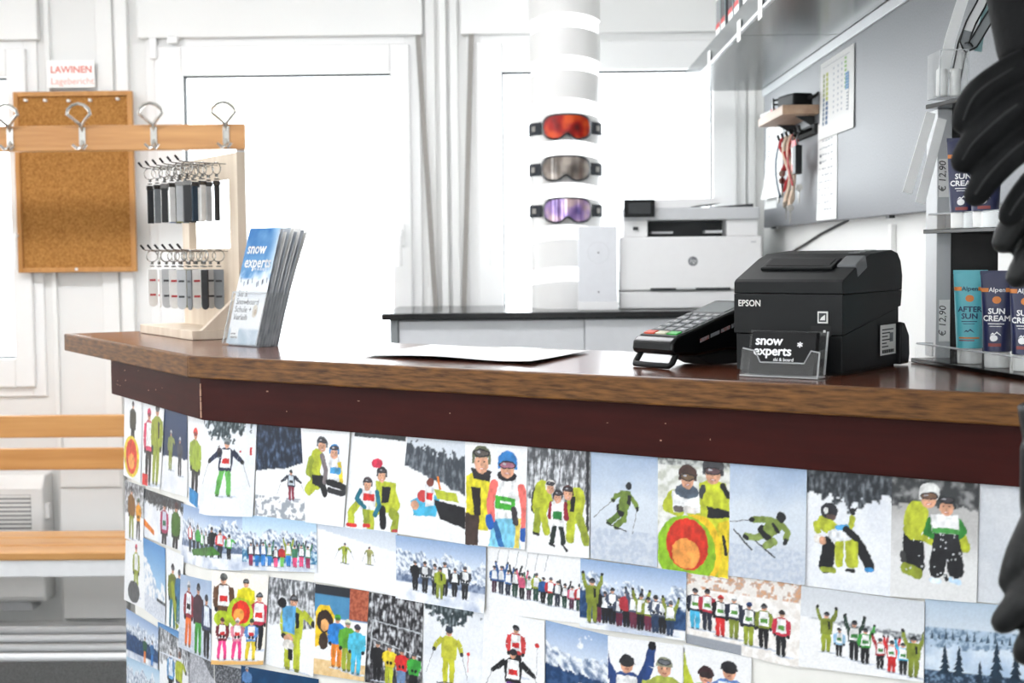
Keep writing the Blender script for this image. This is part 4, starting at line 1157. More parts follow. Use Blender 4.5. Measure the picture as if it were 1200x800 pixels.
def d(c):
    x, y = c.W, c.H
    c.poly([(.02 * x, .30 * y), (.10 * x, .22 * y), (.28 * x, .22 * y), (.38 * x, .32 * y), (.32 * x, .60 * y), (.02 * x, .70 * y)], (238, 196, 40)); c.ell(.20 * x, .40 * y, .16 * x, .13 * y, (50, 36, 32), 16); c.ell(.20 * x, .44 * y, .08 * x, .07 * y, (220, 160, 100)); c.ell(.18 * x, .62 * y, .09 * x, .10 * y, (60, 44, 36))
    person(c, .44, .90, .60, BLUE, (226, 130, 40), (80, 170, 60), None, None, 'down', .07); person(c, .64, .92, .58, (90, 160, 50), LIME2, (210, 214, 190), None, None, 'down', .06); person(c, .82, .94, .56, (80, 186, 214), (70, 180, 214), (60, 56, 70), None, None, 'down', .07)
photo('photo of three children in blue and green before a brick house', ((372, 683), (435, 692), (430, 797), (370, 788)), 'brick', d, 4)
def d(c):
    x, y = c.W, c.H
    c.line(.08 * x, .30 * y, .96 * x, .36 * y, .02 * x, (190, 194, 198)); c.line(.10 * x, .30 * y, .04 * x, .80 * y, .025 * x, (190, 194, 198)); c.line(.06 * x, .50 * y, .98 * x, .62 * y, .02 * x, (200, 204, 208))
    for k, (J, P) in enumerate(((BLK, BLK), (214, 200) and (YEL, LIME), (RED, (110, 140, 180)), (GRN, BLK))): person(c, .20 + k * .22, .96 + .02 * k, .44, J, P, (90, 90, 92), None, None, 'front', .06, gog=False)
photo('photo of four skiers riding a chairlift through snowy trees', ((435, 693), (498, 703), (496, 810), (430, 798)), 'forest', d, 3)
def d(c): person(c, .44, .86, .62, (190, 190, 60), (196, 196, 50), (44, 54, 70), None, None, 'poles', .07, skis=True); c.ell(.76 * c.W, .50 * c.H, .03 * c.W, .022 * c.H, RED); c.line(.76 * c.W, .52 * c.H, .755 * c.W, .70 * c.H, .008 * c.W, RED)
photo('photo of a yellow-suited skier beside a red gate marker', ((498, 702), (569, 714), (566, 822), (496, 811)), 'trees_corner', d, 2)
def d(c): person(c, .54, .66, .56, (196, 60, 60), BLK, BLK, (236, 236, 236), RED, 'down', .06); person(c, .50, 1.02, .66, BLK, PURP, (40, 36, 44), (238, 238, 238), RED, 'out', .08); c.ell(.88 * c.W, .28 * c.H, .035 * c.W, .026 * c.H, RED); c.line(.88 * c.W, .30 * c.H, .88 * c.W, .60 * c.H, .006 * c.W, GREY)
photo('photo of two racers with red patched bibs one behind the other', ((569, 713), (640, 727), (640, 834), (566, 822)), 'white', d, 3)
def d(c): person(c, .55, 1.10, .50, OLIVE, BLK, (220, 220, 218), None, None, 'hug', .08)
photo('photo of a waving skier below steep mountain snow', ((640, 726), (714, 744), (714, 846), (640, 834)), 'mount_navy', d, 1)
def d(c): person(c, .26, 1.48, 1.30, (40, 66, 120), BLK, (44, 44, 48), (238, 238, 238), GRN, 'up', .08, gog=True); person(c, .76, 1.56, 1.40, (170, 180, 80), LIME2, (150, 152, 130), None, None, 'down', .08, gog=False)
photo('portrait photo of a cheering child and instructor in goggles', ((714, 744), (802, 755), (802, 856), (714, 846)), 'white', d, 3)
def d(c): person(c, .34, 1.5, 1.30, (190, 200, 60), LIME2, (60, 40, 44), None, None, 'oneup', .08, flip=-1); person(c, .68, 1.44, 1.34, (90, 130, 190), BLK, (40, 40, 44), (214, 226, 240), None, 'down', .08)
photo('portrait photo of two skiers cheek to cheek in black helmets', ((802, 754), (882, 768), (880, 866), (802, 856)), 'white', d, 2)
def d(c): person(c, .08, .6, .6, (90, 130, 180), BLK, (200, 204, 210), None, None, 'down', .06)
photo('photo with deep blue sky below the upside down child', ((284, 779), (375, 795), (374, 850), (284, 836)), 'deep_navy', d, 2)
photo('photo of a grey snowy road winding downhill', ((221, 757), (288, 784), (286, 850), (221, 822)), 'road', None, 1)
# --- wing of the counter
def d(c): person(c, .5, .62, .6, (60, 62, 54), BLK, BLK, None, None, 'down', .06); c.ell(.45 * c.W, .72 * c.H, .45 * c.W, .26 * c.H, (222, 200, 60), 18); c.ell(.45 * c.W, .72 * c.H, .32 * c.W, .22 * c.H, (214, 60, 40), 16); c.ell(.45 * c.W, .78 * c.H, .18 * c.W, .10 * c.H, (236, 160, 80))
photo('photo at the wing end with a red and yellow round board', ((149, 464), (170, 471), (168, 566), (148, 556)), 'white', d, 4)
def d(c): person(c, .35, .98, .92, (214, 60, 100), BLK, (206, 40, 90), (230, 230, 230), None, 'down', .07); person(c, .72, .96, .98, LIME2, LIME2, BLK, None, None, 'down', .07); c.rect(.05 * c.W, .86 * c.H, .3 * c.W, .14 * c.H, RED)
photo('photo of a pink-helmeted child and a lime instructor on the wing', ((169, 470), (195, 475), (191, 573), (168, 567)), 'white', d, 3)
def d(c): person(c, .32, .74, .48, (130, 140, 80), OLIVE, (220, 220, 220), None, None, 'hug', .06); person(c, .70, .78, .46, (60, 66, 80), BLK, (200, 204, 210), None, None, 'front', .07)
photo('photo of two skiers below a navy sky on the wing', ((195, 475), (221, 482), (222, 582), (191, 573)), 'navy', d, 2)
def d(c): person(c, .5, .96, .82, (150, 170, 50), BLK, (210, 50, 40), None, None, 'down', .08); c.rect(.1 * c.W, .82 * c.H, .7 * c.W, .16 * c.H, (30, 130, 190))
photo('photo of a lime skier with tall red hat near the counter corner', ((221, 483), (241, 488), (236, 600), (222, 588)), 'white', d, 1)
def d(c): person(c, .35, .96, .9, (130, 90, 40), OLIVE, BLK, None, None, 'down', .1); person(c, .72, .92, .7, (220, 150, 40), BLK, (60, 100, 60), None, None, 'front', .1)
photo('narrow photo of skiers in orange and olive on the wing end', ((149, 562), (171, 570), (171, 640), (149, 630)), 'bare_trees', d, 3)
def d(c): person(c, .56, 1.3, 1.2, (170, 40, 90), BLK, (60, 56, 60), (190, 194, 210), (40, 110, 80), 'down', .08); person(c, .84, 1.3, 1.25, (70, 110, 40), BLK, (80, 44, 44), None, None, 'down', .08); c.poly([(0, .6 * c.H), (.3 * c.W, .8 * c.H), (.3 * c.W, .9 * c.H), (0, .75 * c.H)], ORG)
photo('photo of a child in magenta sleeves under a dark arch', ((168, 571), (217, 588), (215, 645), (170, 628)), 'trees_top', d, 2)
def d(c): person(c, .55, .86, .84, (150, 160, 40), LIME2, (206, 40, 80), (226, 226, 226), None, 'down', .1); c.ell(.45 * c.W, .80 * c.H, .28 * c.W, .18 * c.H, (96, 96, 98))
photo('photo of a child with grey snowboard at the wing end', ((149, 632), (172, 638), (173, 714), (147, 702)), 'white', d, 2)
photo('photo of a snowy peak under blue sky on the wing', ((171, 629), (197, 642), (197, 732), (173, 714)), 'bluesky_peak', None, 4)
def d(c): person(c, .4, 1.0, .84, (110, 120, 40), TEAL, BLK, None, None, 'down', .1); c.line(.35 * c.W, .4 * c.H, .75 * c.W, .98 * c.H, .2 * c.W, (150, 160, 40)); person(c, .78, .9, .7, (60, 110, 150), TEAL, BLK, None, None, 'down', .06)
photo('photo of skiers with green skis on the wing', ((197, 641), (218, 651), (215, 740), (198, 732)), 'white', d, 3)
def d(c): person(c, .30, .94, .88, (150, 34, 50), (228, 110, 40), (200, 200, 204), (226, 230, 236), BLK, 'down', .08); person(c, .62, .98, .92, (70, 44, 54), (60, 160, 50), BLK, None, None, 'down', .08); person(c, .88, .98, .80, (60, 70, 100), BLK, (70, 76, 90), (214, 220, 230), None, 'down', .06)
photo('photo of skiers in orange and green trousers beside the corner', ((215, 672), (251, 680), (250, 774), (213, 757)), 'blue', d, 4)
def d(c): person(c, .6, .98, .6, (40, 90, 60), ORG, BLK, None, None, 'down', .06); person(c, .82, .98, .6, (60, 110, 160), BLUE, BLK, None, None, 'down', .06)
photo('photo of blue mountains low on the wing', ((150, 712), (188, 735), (188, 784), (151, 768)), 'mount_navy', d, 3)
def d(c): person(c, .40, 1.1, .86, (90, 150, 200), BLK, (214, 214, 214), (220, 226, 236), None, 'down', .07); person(c, .70, 1.1, .9, (170, 180, 50), PURP, (120, 90, 80), None, None, 'hug', .07)
photo('photo of a group in light blue and lime low on the wing', ((188, 733), (224, 756), (222, 824), (189, 810)), 'bare_trees', d, 2)
photo('photo with pale blue sky at the wing foot', ((150, 767), (191, 786), (190, 834), (150, 822)), 'mount_pale', None, 2)
photo('photo of white snow and mist on the wing between other prints', ((186, 728), (216, 742), (214, 775), (186, 762)), 'bluesky_peak', None, 1)

for i, (label, quad, kind, draw, order, curl, seed) in enumerate(PHOTOS):
    Q = [px_to_path(x, y) for x, y in quad]
    wmm = ((Q[1][0] - Q[0][0]) + (Q[2][0] - Q[3][0])) / 2; hmm = ((Q[0][1] - Q[3][1]) + (Q[1][1] - Q[2][1])) / 2
    c = Print(wmm * 1000, hmm * 1000)
    c.bg(scenery(kind, i * 1.37 + 3.1, wmm / hmm), max(12, int(wmm / .0019)), max(12, int(hmm / .0019)))
    if draw: draw(c)
    # the drawing is allowed to be as wide as the print
    base = .0006 + order * .0011
    cr = random.Random(i * 7 + 1)
    c1, c2 = (curl or cr.uniform(0, .0016)), (curl or cr.uniform(0, .0022))
    def surf(u, v, n, Q=Q, base=base, c1=c1, c2=c2):
        q = (Q[0][0] * (1 - u) + Q[1][0] * u) * (1 - v) + (Q[3][0] * (1 - u) + Q[2][0] * u) * v
        z = (Q[0][1] * (1 - u) + Q[1][1] * u) * (1 - v) + (Q[3][1] * (1 - u) + Q[2][1] * u) * v
        lift = v ** 4 * (c1 * (1 - u) + c2 * u)
        return path_point(q, z, base + lift + n)
    o = photo_mesh(c, 'photo_print', surf, 'photo_gloss', i * 13 + 5)
    tag(o, label, 'photo', 'photos stuck on the counter front')

def mapped_text(s, size, fn, material, parent, align='CENTER', name='lettering', bold=0.0, squeeze=1.0, stroke=0.0):
    """lettering laid over a curved surface: fn(x, y) -> world point"""
    cu = bpy.data.curves.new(name, 'FONT')
    cu.body = s; cu.size = size; cu.offset = bold; cu.align_x = align; cu.align_y = 'CENTER'; cu.resolution_u = 2
    t_ = bpy.data.objects.new(name, cu); COL.objects.link(t_)
    dg = bpy.context.evaluated_depsgraph_get()
    me = bpy.data.meshes.new_from_object(t_.evaluated_get(dg))
    bpy.data.objects.remove(t_, do_unlink=True)
    thicken(me, stroke)
    inv = MW[parent].inverted()
    for v in me.vertices: v.co = inv @ fn(v.co.x * squeeze, v.co.y)
    me.materials.clear(); me.materials.append(MATS[material])
    o = bpy.data.objects.new(name, me); COL.objects.link(o)
    o.parent = parent; MW[o] = MW[parent]
    return o

def flat(o, x, y, w, h):
    """print surface: o = top left, x right, y down (unit vectors), n towards x cross -y"""
    o, x, y = Vector(o), Vector(x), Vector(y); nn = x.cross(-y)
    return lambda u, v, n: o + x * (u * w) + y * (v * h) + nn * n

# ------------------------------------------------------------------ key ring stand on the counter wing
SL = .33
P0 = Vector((-0.637, 2.639))
PO = P0 + DW * SL
MS = frame((PO.x, PO.y, ZT), (-DW.x, -DW.y, 0), (NW.x, NW.y, 0), (0, 0, 1))
t = thing('keyring_stand', 'pale wooden display stand with two rows of wire pegs', 'display stand', M=MS)
MB().box(0, SL, 0, .15, .0005, .018).build('base_board', 'pale_wood', t, bevel=.0015)
pn = MB()
pn.box(0, SL, .095, .111, .018, .172); pn.box(0, .042, .095, .111, .172, .352); pn.box(SL - .046, SL, .095, .111, .172, .352); pn.box(.042, SL - .046, .095, .111, .305, .352)
pn.build('back_board', 'pale_wood', t)
MB().prism([(.020, .018), (.095, .018), (.095, .085)], SL - .016, SL - .002, M=frame((0, 0, 0), (0, 1, 0), (0, 0, 1), (1, 0, 0))).build('gusset', 'pale_wood', t, bevel=.001)
PEGX = [.035 + .047 * k for k in range(6)]
PEGZ = (.333, .166)
for z in PEGZ:
    for x in PEGX:
        pg = MB().tube([(x, .095, z), (x, .02, z + .002), (x, .004, z + .004), (x, -.004, z + .013)], .0013, 6)
        po = pg.build('peg', 'steel', t, smooth=50)
        MB().tube([(x, .002, z + .006), (x, -.005, z + .0145)], .0022, 6).build('peg_tip', 'black_matt', po)
STRAPC = {'black': (30, 31, 34), 'grey': (120, 124, 128), 'white': (232, 232, 230), 'steel blue': (92, 112, 150), 'olive': (126, 130, 76), 'dark green': (38, 52, 44), 'dark blue': (36, 58, 76), 'silver': (178, 180, 182)}
for k_, c_ in STRAPC.items(): mat('strap_' + k_.replace(' ', '_') + '_kr', c_, rough=.5, vary=.08)
mat('kr_mark_red', (186, 60, 62), rough=.5); mat('kr_mark_dark', (40, 40, 44), rough=.5)
def keyring_proto(kind, colour):
    o = thing('keyring', None, None)
    ring = MB().tube([(.0, cos(2 * pi * j / 14) * .0 + 0, 0) if False else (sin(2 * pi * j / 14) * .0115, 0, cos(2 * pi * j / 14) * .0115 - .0095) for j in range(14)], .0011, 5, closed=True)
    ring.build('split_ring', 'steel', o, smooth=60)
    MB().tube([(0, 0, -.020), (0, 0, -.026)], .003, 6).tube([(sin(2 * pi * j / 8) * .004, cos(2 * pi * j / 8) * .004, -.030) for j in range(8)], .0012, 5, closed=True).build('clip', 'steel_dark', o, smooth=60)
    m = 'strap_' + colour.replace(' ', '_') + '_kr'
    if kind == 'strap':
        st = MB().box(-.0065, .0065, -.0020, .0020, -.110, -.033)
        so = st.build('strap', m, o, bevel=.001)
        MB().box(-.0078, .0078, -.0026, .0026, -.042, -.034).build('crimp', 'steel_dark', so)
    else:
        pts = [(-.0095, -.036), (.0095, -.036)] + [(.0095 * cos(a), -.103 + -.0095 * sin(a)) for a in [pi * j / 6 for j in range(7)]]
        st = MB().prism(pts, -.0014, .0014, M=frame((0, 0, 0), (1, 0, 0), (0, 0, 1), (0, -1, 0)))
        so = st.build('mini_snowboard', m, o)
        for z in (-.058, -.088): MB().box(-.006, .006, -.0018, .0018, z - .002, z + .002).build('mark', 'kr_mark_red' if colour == 'white' else 'kr_mark_dark', so)
    return o
protos = {}
random.seed(11)
upper_c = ['black', 'white', 'grey', 'steel blue', 'black', 'olive', 'white', 'black', 'silver', 'dark blue', 'black', 'white']
lower_c = ['white', 'silver', 'white', 'dark green', 'silver', 'white', 'white', 'olive', 'silver', 'white', 'grey', 'black']
for r_, (z, cols_, kind) in enumerate(((PEGZ[0], upper_c, 'strap'), (PEGZ[1], lower_c, 'board'))):
    for k, x in enumerate(PEGX):
        for j, y in enumerate((.018, .048, .076)):
            colr = cols_[(2 * k + (j if j < 2 else 0)) % 12]
            key = (kind, colr)
            if key in protos: o = copy_tree(protos[key])
            else: o = protos[key] = keyring_proto(kind, colr)
            noun = 'strap key ring' if kind == 'strap' else 'mini snowboard key ring'
            rowname = 'upper' if r_ == 0 else 'lower'
            tag(o, '%s %s %s %s %s peg from the brochures' % (colr, noun, ('at the tip of the', 'midway on the', 'at the root of the')[j], ('first', 'second', 'third', 'fourth', 'fifth', 'sixth')[5 - k], rowname), 'key ring', 'key rings on the wooden stand')
            ang = random.uniform(-.5, .5) + (pi / 2 if kind == 'strap' else random.choice((0.3, 1.2, 1.4)))
            place(o, MS @ Matrix.Translation((x, y, z + .001)) @ Matrix.Rotation(ang, 4, 'Z'))

# ------------------------------------------------------------------ brochures in acrylic holder
F0 = on_z(300, 407, ZT)
phi = radians(47)
XH = Vector((cos(phi), -sin(phi), 0)); YH = Vector((sin(phi), cos(phi), 0))
MH = frame((F0.x, F0.y, ZT + .001), XH, YH, (0, 0, 1))            # origin: front right lower corner
TILT = Matrix(((1, 0, 0, 0), (0, 1, sin(radians(15)), 0), (0, 0, cos(radians(15)), 0), (0, 0, 0, 1)))   # leaning back, foot level
MHT = MH @ TILT
t = thing('brochure_holder', 'clear acrylic brochure holder next to the key ring stand', 'brochure holder', M=MH)
BW = .108
def hpart(name, x0, x1, y0, y1, z0, z1, m='acrylic', tilt=True):
    return MB(TILT if tilt else None).box(x0, x1, y0, y1, z0, z1).build(name, m, t)
hpart('front_plate', -BW, 0, -.002, 0, .003, .095)
hpart('back_plate', -BW, 0, .050, .052, .003, .20)
hpart('bottom_plate', -BW, 0, -.002, .052, .001, .003)
for x in (-BW - .002, 0):
    hpart('side_plate', x, x + .002, -.002, .052, .003, .095)
for x in (-BW - .002, 0): hpart('plate_edge', x, x + .002, -.0022, -.0002, .003, .096, 'acrylic_edge')
hpart('plate_edge', -BW, 0, -.0022, 0, .094, .0965, 'acrylic_edge')
hpart('foot', -BW, 0, .010, .075, .0, .002, 'acrylic', False)

def cover_bg(u, v):
    n = fbm(u * 4, v * 8, 2.2)
    if v < .44: c = mixc((52, 112, 172), (120, 166, 206), v * 1.8 + n * .5)
    else: c = mixc((214, 222, 232), (238, 240, 243), (v - .44) * 5 + n * .4)
    if u > .72 and v < .4: c = mixc(c, (210, 224, 236), (u - .72) * 3)
    if .36 < v < .46: c = mixc(c, (226, 232, 240), (v - .36) * 8 + n)
    if v > .86: c = mixc((170, 190, 206), (206, 216, 226), .5 + n)
    return lin(c)
for k in range(9):
    y0 = .003 + k * .0050
    bow = .004 + .0012 * k
    def lsurf(u, v, n, y0=y0, bow=bow, k=k):
        zz = .212 - v * .21 - (.004 * (k % 3))
        yy = y0 - n + bow * sin(pi * v) * (-.3) + (1 - v) * .0016 * k
        return MHT @ Vector((-BW + .004 + .1 * u + (.0008 * k), yy, zz))
    pr = Print(100, 210)
    if k == 0:
        pr.bg(cover_bg, 20, 42)
        for j, x in enumerate((8, 20, 31, 33, 45, 62, 66, 78, 80, 92)): pr.line(x, 92 + (j * 7) % 9, x + 1, 99 + (j * 7) % 9, 1.8, (70, 80, 96)); pr.ell(x, 91 + (j * 7) % 9, 1.3, 1.3, (60, 66, 80), 6)
        pr.rect(8, 180, 26, 20, (240, 241, 242)); pr.rect(20, 112, 46, .8, (220, 224, 230)); pr.rect(8, 164, 20, .8, (150, 154, 160))
        pr.ell(74, 150, 8, 12, (216, 208, 196)); pr.ell(76, 152, 4, 6, (190, 172, 150))
    else:
        pr.bg(lambda u, v, k=k: lin(mixc((206, 210, 216), (150, 158, 168), .5 + fbm(u * 3, v * 9, k))) if v > .5 or k % 2 else lin(mixc((236, 236, 234), (200, 206, 214), v)), 6, 14)
    o = pr.mesh('brochure', lsurf, 'matte_print', lift=.00015)
    if k == 0:
        tag(o, 'front brochure with blue sky cover reading snow experts', 'brochure', 'brochures in the acrylic holder')
        for s_, sz, x, z, mm, bd in (('snow', .028, -BW + .012, .174, 'ink_white', .0014), ('experts', .028, -BW + .012, .149, 'ink_white', .0014), ('ski & board', .009, -BW + .046, .138, 'ink_white', 0),
                                 ('Ski &', .016, -BW + .012, .092, 'ink_grey', 0), ('Snowboard', .016, -BW + .012, .078, 'ink_grey', 0), ('Schule +', .016, -BW + .012, .064, 'ink_grey', 0), ('Verleih', .016, -BW + .012, .050, 'ink_grey', 0), ('snow', .0075, -BW + .014, .0205, 'ink_black', .0002), ('experts', .0075, -BW + .014, .0145, 'ink_black', .0002)):
            def fm(x_, y_, x0=x, z0=z):
                v = (.212 - (z0 + y_)) / .21
                return lsurf((x0 + x_ + BW - .004) / .1, v, .0007, y0=.003, bow=.004, k=0)
            mapped_text(s_, sz, fm, mm, o, align='LEFT', stroke=bd)
    else: tag(o, ('first', 'second', 'third', 'fourth', 'fifth', 'sixth', 'seventh', 'eighth')[k - 1] + ' grey-edged brochure behind the blue front brochure in the acrylic holder', 'brochure', 'brochures in the acrylic holder')

# ------------------------------------------------------------------ paper on the counter
cs_ = [on_z(420, 418, ZT), on_z(622, 428, ZT), on_z(692, 413, ZT), on_z(505, 404, ZT)]
pr = Print(330, 250)
pr.bg(lambda u, v: lin(mixc((246, 246, 245), (240, 240, 240), .5 + fbm(u * 5, v * 5, 4))), 34, 24)
rnd = random.Random(9)
for k in range(26):
    x, y = rnd.uniform(20, 300), rnd.uniform(20, 200)
    pr.line(x, y, x + rnd.uniform(-30, 40), y + rnd.uniform(-16, 16), 1.2, rnd.choice([(206, 178, 170), (190, 194, 202), (214, 206, 196)]))
def psurf(u, v, n):
    p = (cs_[3] * (1 - u) + cs_[2] * u) * (1 - v) + (cs_[0] * (1 - u) + cs_[1] * u) * v
    h = .0012 + .0055 * v ** 3 * (.35 + .65 * sin(pi * min(1, u * 1.1)) ** 2) + .003 * u ** 6
    return Vector((p.x, p.y, ZT + h + n))
tag(pr.mesh('paper_sheet', psurf, 'matte_print', thick=.0003), 'large white map sheet with curled edge lying on the counter', 'paper')

# ------------------------------------------------------------------ card terminal
W3 = Vector((.61, -.79, 0)).normalized(); L3 = Vector((-W3.y, W3.x, 0))
o0 = on_z(742, 429, ZT)
MT = frame((o0.x, o0.y, ZT), W3, L3, (0, 0, 1))
t = thing('card_terminal', 'black card payment terminal with red and green keys beside the receipt printer', 'card terminal', M=MT)
TWd = .080
YZ = frame((0, 0, 0), (0, 1, 0), (0, 0, 1), (1, 0, 0))
MB().prism([(0, .019), (-.003, .026), (-.002, .036), (.006, .042), (.160, .0865), (.168, .086), (.176, .078), (.178, .035), (.15, .018), (.10, .022), (.045, .017)], 0, TWd, M=YZ).build('terminal_body', 'black_gloss', t, bevel=.004, seg=3)
MB().prism([(.055, .014), (.17, .030), (.176, .004), (.13, .001), (.085, .001)], .010, TWd - .010, M=YZ).build('dock', 'black_matt', t, bevel=.003)
MB().tube([(.005, .012, .022), (.004, .002, .008), (.006, -.002, .0045), (TWd / 2, -.003, .004), (TWd - .006, -.002, .0045), (TWd - .004, .002, .008), (TWd - .005, .012, .022)], .0042, 8).build('front_bumper', 'black_plastic', t, smooth=60)
sl = atan2(.0445, .154)
MTop = Matrix.Translation((0, .006, .0425)) @ Matrix.Rotation(sl, 4, 'X')       # x across, y up the slope, z out
LEN = .160
MB(MTop).box(.004, TWd - .004, .004, LEN - .004, -.001, .0006).build('face_plate', 'dark_grey', t, bevel=.0005)
MB(MTop).box(.012, TWd - .012, .106, .148, .0, .0014).build('display', 'lcd', t, bevel=.0005)
for k, (mm, x) in enumerate((('key_red', .007), ('key_yellow', .030), ('key_green', .053))):
    MB(MTop).box(x, x + .020, .008, .0185, 0, .0026).build('key', mm, t, bevel=.0008)['label'] = ('red cancel key', 'pale clear key', 'green enter key')[k]
for r_ in range(4):
    for k in range(3):
        x = .009 + k * .0225; y = .024 + r_ * .0155
        ko = MB(MTop).box(x, x + .018, y, y + .0105, 0, .0024).build('key', 'key_grey', t, bevel=.0008)
        text(['0', '', '#', '7', '8', '9', '4', '5', '6', '1', '2', '3'][r_ * 3 + k] or '*', .008, MW[t] @ MTop @ Matrix.Translation((x + .006, y + .0018, .0026)), 'ink_white', ko)
for k in range(5): MB(MTop).box(.008 + k * .0132, .0185 + k * .0132, .0885, .0955, 0, .0022).build('function_key', 'button_grey' if k > 2 else 'key_grey', t, bevel=.0006)
mat('sticker_multi', (150, 70, 52), rough=.5, rgb2=(150, 156, 160), scale=220)
for k in range(5):
    y0 = .050 + k * .020
    MB().prism([(y0, .034 + (y0 - .05) * .2885), (y0 + .017, .0389 + (y0 - .05) * .2885), (y0 + .017, .0439 + (y0 - .05) * .2885), (y0, .039 + (y0 - .05) * .2885)], TWd, TWd + .0004, M=YZ).build('card_logo_sticker', ('sticker_multi', 'ink_grey', 'sticker_multi', 'ink_grey', 'dark_grey')[k], t)
MB().tube([(TWd * .6, .17, .02), (TWd * .7, .22, .006), (TWd * .9, .27, .004)], .003, 8).build('cord', 'cable', t, smooth=60)

# ------------------------------------------------------------------ receipt printer
ang = radians(-35)
XP = Vector((cos(ang), sin(ang), 0)); YP = Vector((-sin(ang), cos(ang), 0))
fr_ = Vector((0.385, 1.775, 0))
PW = .150
MP = frame((fr_.x - XP.x * PW, fr_.y - XP.y * PW, ZT), XP, YP, (0, 0, 1))
t = thing('receipt_printer', 'black receipt printer on the counter with paper slot on top', 'receipt printer', M=MP)
MB().prism([(.004, .003), (.003, .050), (.196, .080), (.196, .003)], .002, PW - .002, M=YZ).build('base_housing', 'black_plastic', t, bevel=.001)
MB().prism([(0, .0512), (0, .1025), (.203, .1025), (.199, .0812)], 0, PW, M=YZ).build('front_housing', 'black_plastic', t, bevel=.0008)
lid = MB().prism([(0, .1028), (0, .1175), (.005, .121), (.072, .147), (.095, .153), (.165, .157), (.186, .153), (.198, .142), (.2045, .122), (.203, .1028)], 0, PW, M=YZ).build('cover', 'black_plastic', t, bevel=.0012, seg=2)
MB().box(.006, PW - .006, .01, .19, 0, .003).build('foot', 'black_matt', t)
mat('lever_grey', (104, 106, 108), rough=.45)
MB().prism([(.190, .002), (.190, .060), (.205, .058), (.222, .040), (.224, .014), (.220, .002)], PW * .25, PW + .004, M=YZ).build('rear_cable_cover', 'black_plastic', t, bevel=.002)
s2 = atan2(.026, .067)
MSl = Matrix.Translation((0, .005, .121)) @ Matrix.Rotation(s2, 4, 'X')
MB(MSl).box(.022, .122, .030, .066, -.001, .004).build('paper_slot_frame', 'black_plastic', t, bevel=.0015)
MB(MSl).box(.028, .116, .036, .060, .0035, .0046).build('paper_slot', 'black_matt', t)
MB(MSl).box(.124, PW + .0008, .040, .074, -.014, .0035).build('opening_lever', 'lever_grey', t, bevel=.002)
for k in range(4): MB(Matrix.Translation((.122, .085 + k * .018, .1535 + .0012 * k))).box(0, .014, 0, .005, 0, .0006).build('indicator', 'button_grey', t)
text('EPSON', .0115, MP @ frame((.006, -.0006, .084), (1, 0, 0), (0, 0, 1), (0, -1, 0)), 'label_white', t, stroke=.0005, squeeze=.92)
sq = MB().box(.117, .131, -.0012, 0, .066, .081).build('badge', 'label_white', t, bevel=.0004)
MB().box(.1190, .1290, -.0016, -.0012, .068, .079).build('badge_inset', 'dark_grey', sq)
MB().prism([(.1205, .070), (.1275, .070), (.1275, .077), (.1225, .0735)], .0016, .0019, M=frame((0, 0, 0), (1, 0, 0), (0, 0, 1), (0, -1, 0))).build('badge_symbol', 'label_white', sq)
MB().box(.108, .135, -.0005, .001, .050, .0625).build('button_recess', 'black_matt', t)
MB().box(.125, .128, -.0012, .0, .0545, .0575).build('button', 'label_white', t)
lb = MB().box(PW + .0002, PW + .0010, .125, .178, .018, .058).build('rating_label', 'label_white', t)
for k in range(6): MB().box(PW + .001, PW + .0013, .129, .129 + (.04, .028, .02, .034, .016, .022)[k], .051 - k * .0045, .0525 - k * .0045).build('label_print', 'ink_black', lb)
for k in range(16): MB().box(PW + .001, PW + .0013, .130 + k * .0026, .1312 + k * .0026 + (.0007 if k % 3 == 0 else 0), .0205, .025).build('barcode_bar', 'ink_black', lb)
MB().box(PW + .001, PW + .0013, .156, .168, .035, .047).build('label_print', 'ink_grey', lb)

# power cord of the printer along the counter
# ------------------------------------------------------------------ business cards
c0_ = on_z(867, 441, ZT); a2 = radians(-33)
XC = Vector((cos(a2), sin(a2), 0)); YC = Vector((-sin(a2), cos(a2), 0))
MC = frame((c0_.x, c0_.y, ZT + .0005), XC, YC, (0, 0, 1))
TC = Matrix(((1, 0, 0, 0), (0, 1, sin(radians(13)), 0), (0, 0, cos(radians(13)), 0), (0, 0, 0, 1)))
t = thing('card_holder', 'clear acrylic business card holder in front of the receipt printer', 'card holder', M=MC)
CW = .104
XZ = frame((0, 0, 0), (1, 0, 0), (0, 0, 1), (0, -1, 0))
MB(TC).prism([(0, .002), (CW, .002), (CW, .033), (CW - .012, .035), (CW - .020, .019), (.026, .019), (.018, .033), (0, .036)], 0, .002, M=XZ).build('front_plate', 'acrylic', t)
fe = MB(TC)
pts_ = [(.001, .036), (.018, .033), (.026, .019), (CW - .020, .019), (CW - .012, .035), (CW - .001, .033)]
fe.tube([(x, -.001, z) for x, z in pts_], .0011, 6).build('plate_edge', 'acrylic_edge', t, smooth=60)
MB(TC).box(0, CW, .020, .022, .002, .058).build('back_plate', 'acrylic', t)
MB(TC).box(0, CW, -.002, .022, .0005, .0025).build('bottom_plate', 'acrylic_edge', t)
for x in (0, CW - .002): MB(TC).box(x, x + .002, 0, .020, .002, .036).build('side_plate', 'acrylic', t)
MB(TC).tube([(CW - .001, .021, .004), (CW - .001, .021, .058)], .0013, 6).tube([(CW - .001, -.001, .002), (CW - .001, -.001, .033)], .0012, 6).build('plate_edge', 'acrylic_edge', t, smooth=60)
MB().box(0, CW, .0, .045, 0, .0015).build('foot', 'acrylic', t)
